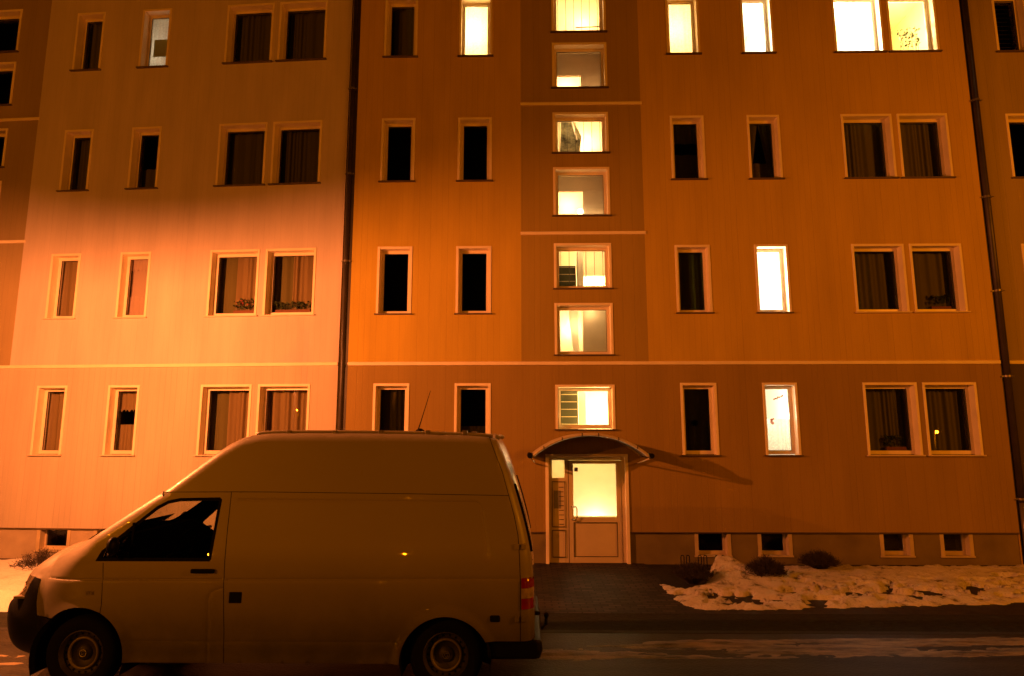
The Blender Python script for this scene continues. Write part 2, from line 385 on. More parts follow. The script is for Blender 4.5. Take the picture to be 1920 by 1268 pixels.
def slush(x, y):
    yy = y - .050 * (x - 3) + .10 * fbm(x, 0, .7, 3)
    def sm(a, b, t): t = max(0, min(1, (t - a) / (b - a))); return t * t * (3 - 2 * t)
    a = sm(-5.42, -5.12, yy) * (1 - sm(-4.66, -4.46, yy)); b = math.exp(-((yy + 5.85) / .14) ** 2) * .6 + math.exp(-((yy + 6.4) / .2) ** 2) * .45
    fade = .55 + .45 * sm(-1, 4, x)
    n = noise.fractal(Vector((x * .7, y * 5.5, 3)), 1, 2, 6) + .4 * noise.fractal(Vector((x * 5, y * 16, 3)), 1, 2, 4)
    return -.012 + .034 * a * fade + .022 * b + .026 * n * (.30 + .7 * max(a, b))
def slush_mat():
    m = snow_mat('dirty_slush', (.026, .022, .010), (.30, .23, .12), (.36, .60), 1, .012); nt = m.node_tree
    tc = next(n for n in nt.nodes if n.type == 'TEX_COORD'); nz = next(n for n in nt.nodes if n.type == 'TEX_NOISE')
    mp = N(nt, 'ShaderNodeMapping'); mp.inputs['Scale'].default_value = (1.6, 9, 1); L(nt, tc.outputs['Object'], mp.inputs[0]); L(nt, mp.outputs[0], nz.inputs['Vector'])
    return m
o = heightfield('slush', -9, 13, -7.0, -4.38, .035, slush, slush_mat())
tag(o, 'thin dirty slush streaks frozen on the road along the kerb', 'slush', kind='stuff')

# ------------------------------------------------------------------ building pieces
def wall_sheet(name, x0, x1, z0, z1, holes, y, m, parent, label=None, flip=False):
    xs = sorted({x0, x1} | {min(max(h[k], x0), x1) for h in holes for k in (0, 1)})
    zs = sorted({z0, z1} | {min(max(h[k], z0), z1) for h in holes for k in (2, 3)})
    mb = MB()
    for i in range(len(xs) - 1):
        for j in range(len(zs) - 1):
            cx, cz = (xs[i] + xs[i + 1]) / 2, (zs[j] + zs[j + 1]) / 2
            if any(h[0] < cx < h[1] and h[2] < cz < h[3] for h in holes): continue
            mb.quad((xs[i], y, zs[j]), (xs[i + 1], y, zs[j]), (xs[i + 1], y, zs[j + 1]), (xs[i], y, zs[j + 1]))
    return mb.build(name, m, parent, label=label)

TW, RV, FW = .05, .21, .062        # surround width, reveal depth, sash width
def fold_cloth(x0, x1, z0, z1, y, m, parent, seed=0, amp=.018, wl=.095, name='curtain', edge=None, label=None, gather=0):
    rnd = random.Random(seed * 31 + 5); nx = max(6, int((x1 - x0) / .011)); nz = 8
    ph = [rnd.random() * 6.28 for _ in range(4)]; vs = []; fs = []
    for j in range(nz + 1):
        v = j / nz; z = z0 + (z1 - z0) * v
        for i in range(nx + 1):
            u = i / nx; x = x0 + (x1 - x0) * u
            w = amp * ((.55 + .45 * math.sin(x * 5.1 + ph[3])) * math.sin(x * 6.28 / wl + ph[0] + 2.2 * math.sin(x * 7 + ph[1]) + .5 * v) + .9 * math.sin(x * 6.28 / (wl * 2.7) + ph[2] + .8 * v))
            xx, zz = x, z
            if gather: xx = x0 + (x1 - x0) * (u if gather > 0 else u) ; k = math.sin(math.pi * min(1, (1 - v))) ; xx = (x0 if gather < 0 else x1) + ((x - (x0 if gather < 0 else x1)) * (1 - .45 * (1 - v)))
            if edge and j == 0: zz = z + edge * abs(math.sin(x * 38))
            vs.append((xx, y + w, zz))
    for j in range(nz):
        for i in range(nx): a = j * (nx + 1) + i; fs.append((a, a + 1, a + nx + 2, a + nx + 1))
    return MB().add(vs, fs).build(name, m, parent, smooth=True, label=label)

def room(x0, x1, z0, z1, y0, y1, m, parent, name='room'):
    mb = MB()
    mb.quad((x0, y1, z0), (x1, y1, z0), (x1, y1, z1), (x0, y1, z1)); mb.quad((x0, y0, z0), (x0, y1, z0), (x0, y1, z1), (x0, y0, z1))
    mb.quad((x1, y1, z0), (x1, y0, z0), (x1, y0, z1), (x1, y1, z1)); mb.quad((x0, y0, z1), (x0, y1, z1), (x1, y1, z1), (x1, y0, z1))
    mb.quad((x0, y0, z0), (x1, y0, z0), (x1, y1, z0), (x0, y1, z0))
    return mb.build(name, m, parent)

def plant_row(bld_parent_world, x0, x1, y, z, seed, label, flowers=False, h=.22):
    """pot trough with leaves, top-level; coordinates in the building frame are turned into the world"""
    t = empty('potted_plant'); t.matrix_world = bld_parent_world @ Matrix.Translation(((x0 + x1) / 2, y, z))
    tag(t, label, 'potted plant', 'plants on window sills')
    w = (x1 - x0) / 2; rnd = random.Random(seed)
    MB().box(-w, w, -.05, .05, 0, .07).build('trough', M_['pot'], t, bevel=.008)
    mb = MB(); fb = MB()
    for k in range(int(90 * (x1 - x0) / .5)):
        x = rnd.uniform(-w, w); hh = h * rnd.uniform(.25, 1); yy = rnd.uniform(-.05, .05)
        a = rnd.uniform(0, 6.28); s = rnd.uniform(.018, .04); tilt = rnd.uniform(-.6, .6)
        c = Vector((x + rnd.uniform(-.03, .03), yy, .07 + hh)); u = Vector((math.cos(a), math.sin(a), tilt)) * s; v = Vector((-math.sin(a) * .4, math.cos(a) * .4, .7)) * s
        tgt = fb if flowers and rnd.random() < .25 and hh > h * .5 else mb
        tgt.quad(c - u, c - v, c + u, c + v)
        if k % 3 == 0: mb.tube([(x, yy * .3, .06), tuple(c)], .0022, 3, False)
    mb.build('foliage', M_['leaf'], t)
    if flowers: fb.build('blossoms', M_['flower'], t)
    return t

LITLAMP = (1.0, .72, .36); STAIRLAMP = (1.0, .64, .28); LITWHITE = (1.0, .86, .66)
def window(parent, xl, xr, zs, zt, kind='drape', seed=0, pale=False, label=None, pw=1.0, bmat=None):
    """the sash frame is the part; surround, sill, pane, curtain and room hang under it"""
    xi0, xi1, zi0, zi1 = xl + TW, xr - TW, zs, zt - TW
    d = RV
    fr = MB(); y0, y1 = d - .055, d + .005
    fr.box(xi0, xi0 + FW, y0, y1, zi0 + .012, zi1); fr.box(xi1 - FW, xi1, y0, y1, zi0 + .012, zi1)
    fr.box(xi0 + FW, xi1 - FW, y0 + .001, y1 - .001, zi1 - FW, zi1); fr.box(xi0 + FW, xi1 - FW, y0 + .001, y1 - .001, zi0 + .012, zi0 + .012 + FW + .01)
    w = fr.build('window', M_['pvc'], parent, label=label)
    # slim inner gasket line
    g = MB(); k = .006
    a0, a1, b0, b1 = xi0 + FW, xi1 - FW, zi0 + FW + .022, zi1 - FW
    g.box(a0, a0 + k, y0 + .008, y0 + .02, b0, b1); g.box(a1 - k, a1, y0 + .008, y0 + .02, b0, b1); g.box(a0 + k, a1 - k, y0 + .0085, y0 + .0195, b0, b0 + k); g.box(a0 + k, a1 - k, y0 + .0085, y0 + .0195, b1 - k, b1)
    g.build('gasket', M_['rubber'], w)
    s = MB(); p = .014
    s.box(xl, xi0, -p, d, zs, zt); s.box(xi1, xr, -p, d, zs, zt); s.box(xi0, xi1, -p, d, zi1, zt)
    s.build('surround', M_['trim'], w, bevel=.004)
    MB().box(xl - .025, xr + .025, -.055, d - .06, zs - .022, zs + .004).build('sill', M_['sill_pale' if pale else 'sill'], w, bevel=.003)
    MB().quad((a0, d - .025, b0), (a1, d - .025, b0), (a1, d - .025, b1), (a0, d - .025, b1)).build('pane', M_['glass'], w)
    ry = d + .01; cy = d + .11
    c0, c1, e0, e1 = xi0 - .03, xi1 + .03, zi0 - .02, zi1 + .02
    lit = kind.startswith('lit')
    if not lit:
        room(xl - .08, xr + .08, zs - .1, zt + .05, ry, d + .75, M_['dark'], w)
    if kind == 'drape': fold_cloth(c0, c1, e0, e1, cy, M_['drape'], w, seed)
    elif kind == 'drape_pale': fold_cloth(c0, c1, e0, e1, cy, bmat or M_['drape2'], w, seed, amp=.024, wl=.085)
    elif kind == 'drape_side':
        m = c0 + (c1 - c0) * .42; fold_cloth(c0, m, e0, e1, cy + .05, M_['drape'], w, seed); fold_cloth(m, c1, e0, e1, cy, M_['drape2'], w, seed + 1, amp=.026, wl=.09)
    elif kind == 'half': fold_cloth(c0, c1, e0, zi0 + .42 * (zi1 - zi0), cy, M_['drape'], w, seed, name='cafe_curtain')
    elif kind == 'valance_half':
        fold_cloth(c0, c1, e0, zi0 + .45 * (zi1 - zi0), cy, bmat or M_['drape2'], w, seed, name='cafe_curtain', wl=.06)
        fold_cloth(c0, c1, zi1 - .36 * (zi1 - zi0), e1, cy, bmat or M_['drape2'], w, seed + 3, edge=.05, name='valance', wl=.06)
    elif kind == 'double':
        fold_cloth(c0, c1, e0, zi0 + .50 * (zi1 - zi0), cy, M_['drape'], w, seed, name='cafe_curtain'); fold_cloth(c0, c1, zi1 - .32 * (zi1 - zi0), e1, cy, M_['drape'], w, seed + 3, name='valance')
    elif kind == 'parted':
        m = (c0 + c1) / 2; fold_cloth(c0, m, zi0 + .33 * (zi1 - zi0), e1, cy, M_['drape'], w, seed, gather=-1); fold_cloth(m, c1, zi0 + .33 * (zi1 - zi0), e1, cy, M_['drape'], w, seed + 1, gather=1)
        fold_cloth(c0, c1, e0, zi0 + .36 * (zi1 - zi0), cy + .04, M_['net'], w, seed + 2, name='cafe_curtain')
    elif kind == 'blind_white':
        fold_cloth(c0 + .05, c1, e0, e1, cy, M_['white_cloth'], w, seed, amp=.003, wl=.1, name='blind'); fold_cloth(c0 + .05, c1, zi1 - .3, e1, cy - .03, M_['white_cloth'], w, seed + 1, amp=.01, wl=.05, edge=.04, name='valance')
        fold_cloth(c0 + .05, c1, e0, zi0 + .5, cy - .03, M_['white_cloth'], w, seed + 2, amp=.008, wl=.05, name='cafe_curtain')
    elif kind == 'slats':
        mb = MB(); z = e0
        while z < e1: mb.add([(c0, cy - .02, z), (c1, cy - .02, z), (c1, cy + .02, z + .035), (c0, cy + .02, z + .035)], [(0, 1, 2, 3)]); z += .1
        mb.build('blind', M_['net'], w)
    elif kind == 'deco':
        fold_cloth(c0, c1, e0, zi0 + .5 * (zi1 - zi0), cy + .03, M_['drape'], w, seed, name='cafe_curtain'); fold_cloth(c0, c1, zi0 + .5 * (zi1 - zi0), e1, cy + .05, M_['drape'], w, seed + 4, name='curtain', amp=.006)
        mb = MB(); cx, cz = (xi0 + xi1) / 2 - .02, zi0 + .62
        for k in range(9):
            a = k * 6.28 / 9; mb.tube([(cx, cy - .03, cz), (cx + .07 * math.cos(a), cy - .03, cz + .07 * math.sin(a))], .012, 5)
        mb.build('window_star', M_['rubber'], w)
    if lit:
        wm = {'lit_white': 'white_in', 'lit_white_bare': 'white_in', 'lit_tiles': 'white_in', 'lit_yellow': 'yellow_in', 'lit_plain': 'cream_in'}.get(kind, 'cream_in')
        rx0, rx1 = xl - .22, xr + .22
        room(rx0, rx1, zs - .7, zt + .35, ry, 2.6, M_[wm], w)
        cx = (xl + xr) / 2; colr = LITWHITE if kind in ('lit_white', 'lit_white_bare', 'lit_tiles', 'lit_lace') else LITLAMP
        point('room_or_fill_light', (cx - .12, .62 if kind in ('lit_white_bare', 'lit_yellow') else .85, zs + .55 * (zt - zs)), 75 * pw, colr, .06, w)
        if kind == 'lit_curtain': fold_cloth(c0, c1, e0, e1, cy, M_['litcloth'], w, seed, amp=.012)
        if kind == 'lit_white': fold_cloth(c0, c1, e0, e1, cy, M_['litcloth'], w, seed, amp=.004, wl=.2)
        if kind == 'lit_lace':
            fold_cloth(c0, c1, e0, e1, cy, M_['lace'], w, seed, amp=.016, wl=.06)
            MB().box(xi0 + .08, xi1 - .13, cy - .05, cy - .045, zi0 + .42, zi0 + .84).build('window_picture', mat('olive_cloth', (.30, .26, .04), .8), w)
        if kind == 'lit_tiles':
            fold_cloth(c0, c1, e0, zi0 + .52 * (zi1 - zi0), cy, M_['lace'], w, seed, amp=.006, name='cafe_curtain')
            mb = MB(); rnd = random.Random(3)
            for k in range(7):
                x = xi0 + .28 + .045 * k * .6 + rnd.uniform(-.01, .01); z = zi1 - .26 + .012 * k + rnd.uniform(-.012, .012); mb.lathe([(.018, 0), (.0, 0.002)], 7, (x, cy - .04, z), 'Y')
            for (dx, dz, r_) in ((.2, .68, .03), (.22, .62, .035), (.19, .64, .02), (.24, .7, .02)): mb.lathe([(r_, 0), (.0, 0.002)], 7, (xi0 + dx, cy - .04, zi0 + dz), 'Y')
            mb.build('window_sticker', mat('sticker_red', (.50, .16, .10), .6, var=.5, scale=30), w)
    return w

def stair_window(parent, xl, xr, zs, zt, kind, seed, label=None, lit=True, pw=1.0):
    if not lit: return window(parent, xl, xr, zs, zt, 'none', seed, label=label)
    # same sash, with a landing behind it
    w = window(parent, xl, xr, zs, zt, 'none_open', seed, label=label)
    for c in list(w.children):
        if c.name.startswith('room'): bpy.data.objects.remove(c)
    y0, y1 = RV + .01, 1.45; rx0, rx1 = xl - .15, xr + .15
    h = zt - zs; wd = xr - xl
    def up(f, y): z = zs + .05 + (h - .15) * f; return 2.4 + (z - 2.4) * (12.78 + y) / (12.78 + RV)   # the flights rise away from the window
    a0, a1, b0, b1 = up(-.12, y0), up(1.12, y0), up(-.12, y1), up(1.12, y1)
    MB().quad((rx0, y1, b0), (rx1, y1, b0), (rx1, y1, b1), (rx0, y1, b1)).quad((rx0, y0, a0), (rx0, y1, b0), (rx0, y1, b1), (rx0, y0, a1)).quad((rx1, y1, b0), (rx1, y0, a0), (rx1, y0, a1), (rx1, y1, b1)).quad((rx0, y0, a1), (rx0, y1, b1), (rx1, y1, b1), (rx1, y0, a1)).quad((rx0, y0, a0), (rx1, y0, a0), (rx1, y1, b0), (rx0, y1, b0)).build('stairwell', M_['cream_in'], w)
    rz0, rz1 = zs - .04, up(1.10, .46)
    yw = .46
    if kind == 'soffit':       # dim ceiling and wall, bright opening low left
        f = .40 if seed == 5 else .62
        ox = xl + wd * .56; oz = up(f, yw)
        MB().box(rx0, rx1, yw, yw + .06, oz, rz1).build('stair_soffit', M_['tan_in'], w); MB().box(ox, rx1, yw, yw + .06, rz0, oz - .002).build('stair_wall', M_['tan_in'], w)
        point('room_or_fill_light', (xl + wd * .35, 1.1, up(f * .6, 1.1)), 9 * pw, STAIRLAMP, .07, w); point('room_or_fill_light', (xr - .25, RV + .08, zs + .10), .35 * pw, STAIRLAMP, .05, w)  # second, weak light is added behind the pane to brighten the partition
        if seed == 3: MB().lathe([(0, -.07), (.05, -.05), (.07, 0), (.05, .05), (0, .07)], 20, (xl + wd * .50, yw - .10, up(.12, yw - .1))).build('globe_lamp', emis('lamp_globe', (1, .82, .45), 7), w, smooth=True)
    elif kind == 'wall':
        ox = xl + wd * .52
        MB().box(ox, rx1, yw, yw + .06, rz0, rz1).build('stair_wall', M_['cream_in'], w)
        MB().add([(ox - .27, 1.0, up(1.1, 1.0)), (ox - .05, 1.0, up(1.1, 1.0)), (ox - .05, .9, up(-.1, .9)), (ox - .16, .9, up(-.1, .9))], [(0, 1, 2, 3)]).build('stair_flight', M_['white_in'], w)
        point('room_or_fill_light', (xl + wd * .35, 1.2, up(.6, 1.2)), 7 * pw, STAIRLAMP, .07, w); point('room_or_fill_light', (xr - .4, RV + .08, zt - .12), .6 * pw, STAIRLAMP, .05, w); point('room_or_fill_light', (ox - .1, .75, up(.7, .7)), 1.2 * pw, STAIRLAMP, .05, w)  # weak light near the pane is added fill for the front wall
    elif kind in ('rail_box', 'rail', 'box'):
        if kind != 'box':
            for k in range(6): x = xl + .16 + k * .175; MB().tube([(x, .36, up(-.1, .36)), (x, .36, up(1.1, .36))], .006, 6).build('railing_bar', M_['steel'], w)
            if seed == 6: MB().tube([(xl + .55, .38, up(.22, .38)), (xr, .38, up(.24, .38))], .012, 6).build('handrail', M_['steel'], w)
        if kind in ('rail_box', 'box'):
            top = up(.60 if kind == 'rail_box' else 1.1, yw); x1b = xl + wd * .41
            mb = MB().box(rx0, x1b, yw, yw + .1, rz0, top); mb = mb.build('mailbox_bank', M_['green_in'], w)
            z = zs + .10
            while z < min(top, zt): MB().box(rx0, x1b - .02, yw - .012, yw - .002, z, z + .014).build('mailbox_slot', M_['plate'], mb.parent); z += .15
            MB().box(x1b + .02, x1b + .16, yw + .05, yw + .09, rz0, rz1).build('door_leaf', M_['white_in'], w)
            if kind == 'rail_box': MB().box(x1b + .18, rx1, 1.0, 1.05, up(.33, 1.0), up(1.1, 1.0)).build('stair_soffit', M_['cream_in'], w)
            point('room_or_fill_light', (xr - .2, .62 if kind == 'box' else 1.25, up(.3, .62) if kind == 'box' else up(.2, 1.25)), (7 if kind == 'box' else 16) * pw, STAIRLAMP, .06, w); point('room_or_fill_light', (xl + .5, RV + .08, zt - .12), (.03 if kind == 'box' else .4) * pw, STAIRLAMP, .05, w)  # weak second light by the pane is added fill for the near faces
            if kind == 'rail_box': point('room_or_fill_light', (xr - .3, .62, up(.9, .6)), 1.6 * pw, STAIRLAMP, .05, w)
        else:
            if seed != 6:
                MB().add([(xl + .18, .6, up(0, .6) - .1), (xl + .60, .6, up(0, .6) - .1), (xl + .66, .6, up(.55, .6)), (xl + .50, .6, up(1, .6)), (xl + .22, .6, up(1, .6))], [(0, 1, 2, 3, 4)]).build('stair_flight', mat('speckled_stone', (.20, .19, .12), .7, var=.9, scale=9), w)
                MB().tube([(xl + .44, .5, up(1.05, .5)), (xl + .55, .5, up(.45, .5))], .018, 6).build('stair_string', M_['white_in'], w)
            point('room_or_fill_light', (xl + wd * .7, 1.15, up(.5, 1.15)), 6 * pw, STAIRLAMP, .08, w); point('room_or_fill_light', (xl + .5, RV + .1, zt - .12), .5 * pw, STAIRLAMP, .05, w)  # the weaker light at the pane is added as front fill
            if seed == 6: point('room_or_fill_light', (xl + wd * .4, .75, up(.85, .7)), 5 * pw, STAIRLAMP, .05, w)
    return w

def basement_window(parent, xl, xr, zs=.165, zt=.56, yp=.04, label=None, bright=False):
    w = MB().box(xl + .07, xl + .10, yp + .12, yp + .16, zs + .07, zt).box(xr - .12, xr - .07, yp + .12, yp + .16, zs + .07, zt).box(xl + .07, xr - .07, yp + .1205, yp + .1595, zs + .0, zs + .07).build('basement_window', M_['base_trim'], parent, label=label)
    for sa, sb in ((xl, xl + .07), (xr - .07, xr)): MB().box(sa, sb, yp - .012, yp + .17, zs, zt).build('surround', M_['base_trim'], w)
    MB().box(xl - .01, xr + .01, yp - .03, yp + .12, zs - .025, zs + .002).build('sill', M_['base_trim'], w)
    MB().quad((xl + .1, yp + .14, zs + .07), (xr - .12, yp + .14, zs + .07), (xr - .12, yp + .14, zt), (xl + .1, yp + .14, zt)).build('pane', M_['glass'], w)
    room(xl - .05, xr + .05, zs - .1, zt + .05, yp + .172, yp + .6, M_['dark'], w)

ZS, ZT, FH = 2.038, 3.437, 2.8
ROWS = [(ZS + FH * n, ZT + FH * n) for n in range(4)]
TOPZ = 13.4
STAIR = [(2.535, 3.405), (3.998, 5.045), (5.345, 6.287), (6.873, 7.918), (8.235, 9.135), (9.69, 10.725), (10.975, 12.02)]

def downpipe(parent, x, y, r, clamps, zb=0.0, top=TOPZ, bend=None, lower=None):
    pts = [(x, y, top - .1)]
    if bend: pts += [(x, y, bend + .12), (x + .02, y - .02, bend), (x + .02, y - .02, zb)]
    else: pts += [(x, y, zb)]
    if lower:
        o = MB().tube([(x, y, top - .1), (x, y, lower)], r, 14).build('downpipe', M_['pipe'], parent, smooth=True)
        MB().tube([(x, y - .005, lower), (x, y - .005, zb)], r * .92, 14).build('standpipe', M_['zinc'], o, smooth=True)
    else: o = MB().tube(pts, r, 14).build('downpipe', M_['pipe'], parent, smooth=True)
    for z in clamps:
        MB().tube([(x, y, z - .02), (x, y, z + .02)], r * 1.25, 14).box(x - r - .05, x + r + .05, y - .01, y + .01, z - .012, z + .012).tube([(x + r * 1.2, y, z), (x + r * 1.2 + .05, y - .03, z)], .008, 6).build('clamp', M_['zinc'], o, smooth=R(30))
    return o

# ------------------------------------------------------------------ building A (cream, left)
PV = -3.494
A = empty('apartment_building', (PV, 0, 0), -.0618750)
tag(A, 'cream clad apartment house on the left, brightly lit by the street lamp', 'building', 'joined apartment houses')
A.rotation_euler = (0, 0, -.0618750)
bpy.context.view_layer.update()
AM = Matrix.Translation((PV, 0, 0)) @ Matrix.Rotation(-.0618750, 4, 'Z')
ax = lambda X: X - PV
AC = [(-10.024, -9.36), (-8.475, -7.80), (-6.51, -5.44), (-5.315, -4.237)]
ARIGHT = ax(-3.688)
holesA = [(ax(a) + TW, ax(b) - TW, z0, z1 - TW) for a, b in AC for z0, z1 in ROWS]
wall_sheet('upper_wall', ax(-10.69), ARIGHT, 3.84, TOPZ, holesA, 0, M_['cream'], A)
wall_sheet('ground_floor_wall', ax(-14.0), ARIGHT, .59, 3.84, holesA + [(ax(-12.53) + TW, ax(-11.37) - TW, 2.535, 3.405 - TW)], 0, M_['beige_light'], A)
TWR = [(ax(-12.53) + TW, ax(-11.37) - TW, a, b - TW) for a, b in STAIR]
wall_sheet('stair_tower_wall', ax(-14.0), ax(-10.69), 3.84, TOPZ, TWR, 0, M_['tower'], A)
MB().box(ax(-10.69), ARIGHT, -.028, .02, 3.795, 3.865).box(ax(-14.0), ax(-10.69), -.0285, .02, 3.7955, 3.8645).build('string_course', M_['trim'], A, bevel=.01)
for z in (6.53, 9.33): MB().box(ax(-14.0), ax(-10.66), -.026, .02, z - .03, z + .035).build('string_course', M_['trim'], A, bevel=.01)
BWA = [(-9.72, -9.01), (-8.53, -7.85), (-6.4, -5.7), (-5.2, -4.5), (-11.4, -10.7)]
wall_sheet('plinth', ax(-14.0), ARIGHT, -.05, .59, [(ax(a) + .07, ax(b) - .07, .165, .56) for a, b in BWA], .04, M_['plinth_light'], A)
MB().quad((ax(-14), 0, .59), (ax(-14), .04, .59), (ARIGHT, .04, .59), (ARIGHT, 0, .59)).box(ax(-14), ARIGHT, -.012, -.002, .586, .60).build('overhang_shadow_strip', M_['sill'], A)  # overhang underside and edge; the dark strip colours in its shadow line
for a, b in BWA: basement_window(A, ax(a), ax(b))
MB().box(ax(-14), ARIGHT, 3.2, 9, -.05, TOPZ).build('rear_block', M_['dark'], A)
MB().box(ax(-14.2), ARIGHT + .02, -.25, 9.1, TOPZ, TOPZ + .15).build('roof', M_['roof'], A)
MB().quad((ARIGHT, 0, -.05), (ARIGHT, .8, -.05), (ARIGHT, .8, TOPZ), (ARIGHT, 0, TOPZ)).build('end_wall', M_['cream'], A)
KA = {(0, 3): 'drape', (1, 3): 'lit_lace', (2, 3): 'drape', (3, 3): 'drape', (0, 2): 'drape', (1, 2): 'half', (2, 2): 'drape', (3, 2): 'drape',
      (0, 1): 'drape_pale', (1, 1): 'blind_white', (2, 1): 'drape_side', (3, 1): 'drape_side', (0, 0): 'drape_pale', (1, 0): 'valance_half', (2, 0): 'drape_side', (3, 0): 'drape_pale'}
for (c, n), k in KA.items():
    a, b = AC[c]; lb = 'window with lit lace curtain and an olive picture' if k == 'lit_lace' else None
    window(A, ax(a), ax(b), ROWS[n][0], ROWS[n][1], k, c * 7 + n, pale=(n < 2), label=lb, pw=.16)
for i, (a, b) in enumerate(STAIR): window(A, ax(-12.53), ax(-11.37), a, b, 'none', i)
plant_row(AM, ax(-6.05), ax(-5.55), RV + .045, ROWS[1][0] + .085, 4, 'red blossoms behind the left pane of the paired first-floor window, cream house', True, .24)
plant_row(AM, ax(-5.15), ax(-4.4), RV + .045, ROWS[1][0] + .085, 5, 'low green leaves behind the right pane of the paired first-floor window, cream house', False, .17)
downpipe(A, ax(-3.60), -.035, .045, [5.93, 7.8, 9.7], bend=4.05)

# ------------------------------------------------------------------ building B (apricot, middle)
B = empty('apartment_building', (0, 0, 0))
tag(B, 'apricot apartment house with the lit stairwell and the house door in the middle', 'building', 'joined apartment houses')
BL, BR = -3.492, 9.34
BC = [(-2.965, -2.25), (-1.355, -.637), (3.08, 3.79), (4.68, 5.36), (6.63, 7.68), (7.785, 8.825)]
SX0, SX1 = -.035, 2.482
DX0, DX1, DZ = .425, 2.02, 2.06
holesB = [(a + TW, b - TW, z0, z1 - TW) for a, b in BC for z0, z1 in ROWS]
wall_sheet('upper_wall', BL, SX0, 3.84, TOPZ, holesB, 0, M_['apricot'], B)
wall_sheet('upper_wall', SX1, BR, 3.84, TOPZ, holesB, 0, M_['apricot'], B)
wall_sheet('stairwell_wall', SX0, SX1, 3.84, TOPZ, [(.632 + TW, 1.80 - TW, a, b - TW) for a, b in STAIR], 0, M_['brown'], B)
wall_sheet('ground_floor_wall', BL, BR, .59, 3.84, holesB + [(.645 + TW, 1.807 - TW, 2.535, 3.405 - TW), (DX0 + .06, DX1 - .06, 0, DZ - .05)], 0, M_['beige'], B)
MB().box(BL, BR, -.028, .02, 3.795, 3.865).build('string_course', M_['trim'], B, bevel=.01)
for z in (6.50, 9.325): MB().box(SX0 - .01, SX1 + .03, -.026, .02, z - .03, z + .035).build('string_course', M_['trim'], B, bevel=.01)
BWB = [(3.25, 3.935), (4.44, 5.09), (6.74, 7.365), (7.865, 8.48)]
wall_sheet('plinth', BL, BR, -.05, .59, [(a + .07, b - .07, .165, .56) for a, b in BWB] + [(DX0 + .06, DX1 - .06, -.05, .6)], .04, M_['plinth'], B)
MB().box(BL, DX0, -.012, .04, .583, .60).box(DX1, BR, -.012, .04, .583, .60).build('overhang_shadow_strip', M_['sill'], B)  # dark edge strip, shadow line of the cladding overhang put in as colour
for a, b in BWB: basement_window(B, a, b)
MB().box(BL, BR, 3.2, 9, -.05, TOPZ).build('rear_block', M_['dark'], B)
MB().box(BL - .02, BR + .02, -.25, 9.1, TOPZ, TOPZ + .15).build('roof', M_['roof'], B)
MB().quad((BR, 0, -.05), (BR, .8, -.05), (BR, .8, TOPZ), (BR, 0, TOPZ)).quad((BL, .8, -.05), (BL, 0, -.05), (BL, 0, TOPZ), (BL, .8, TOPZ)).build('end_wall', M_['apricot'], B)
MB().box(BL - .3, BL - .002, .16, .18, -.05, TOPZ).build('joint_cover', M_['pipe'], B); MB().box(BR + .002, BR + .3, .16, .18, -.05, TOPZ).build('joint_cover', M_['pipe'], B)
KB = {(0, 3): 'drape', (1, 3): 'lit_curtain', (0, 2): 'none', (1, 2): 'none', (0, 1): 'none', (1, 1): 'none', (0, 0): 'drape', (1, 0): 'half',
      (2, 3): 'lit_curtain', (3, 3): 'lit_white_bare', (4, 3): 'lit_white_bare', (5, 3): 'lit_yellow', (2, 2): 'double', (3, 2): 'parted', (4, 2): 'drape', (5, 2): 'drape',
      (2, 1): 'drape', (3, 1): 'lit_white_bare', (4, 1): 'drape', (5, 1): 'drape', (2, 0): 'deco', (3, 0): 'lit_tiles', (4, 0): 'drape', (5, 0): 'drape'}
PWB = {(1, 3): 1.8, (2, 3): 1.3, (3, 3): 2.0, (4, 3): 4.0, (5, 3): 1.6, (3, 1): 3.2, (3, 0): .8}
for (c, n), k in KB.items():
    a, b = BC[c]; lb = {'lit_white_bare': 'window glaring white with room light', 'lit_tiles': 'lit window with stickers and a lace cafe curtain', 'lit_yellow': 'lit window showing a yellow wall', 'lit_curtain': 'lit window with a warm net curtain'}.get(k)
    window(B, a, b, ROWS[n][0], ROWS[n][1], k, c * 5 + n + 50, pale=(c > 3 and n < 2), label=lb, pw=PWB.get((c, n), 1))
plant_row(Matrix.Identity(4), 8.15, 8.60, RV + .045, ROWS[3][0] + .085, 11, 'thin leggy plant in the yellow lit top-floor window at the right', False, .55)
plant_row(Matrix.Identity(4), 8.25, 8.65, RV + .045, ROWS[1][0] + .085, 12, 'dark bushy plant in the right pane of the first-floor pair by the right downpipe', False, .24)
plant_row(Matrix.Identity(4), 7.1, 7.5, RV + .045, ROWS[0][0] + .085, 13, 'small plant in the left pane of the ground-floor pair by the right downpipe', False, .22)
KS = ['box', 'wall', 'rail_box', 'soffit', 'rail', 'soffit', 'rail']
PS = [24, 3.8, 4, 4, 6.5, 5, 4]
for i, (a, b) in enumerate(STAIR):
    dx = (.013, .008, .003, 0, -.004, -.01, -.02)[i]
    stair_window(B, .632 + dx * 0, 1.80 + dx * 0, a, b, KS[i], i, label='lit stairwell window', pw=PS[i])

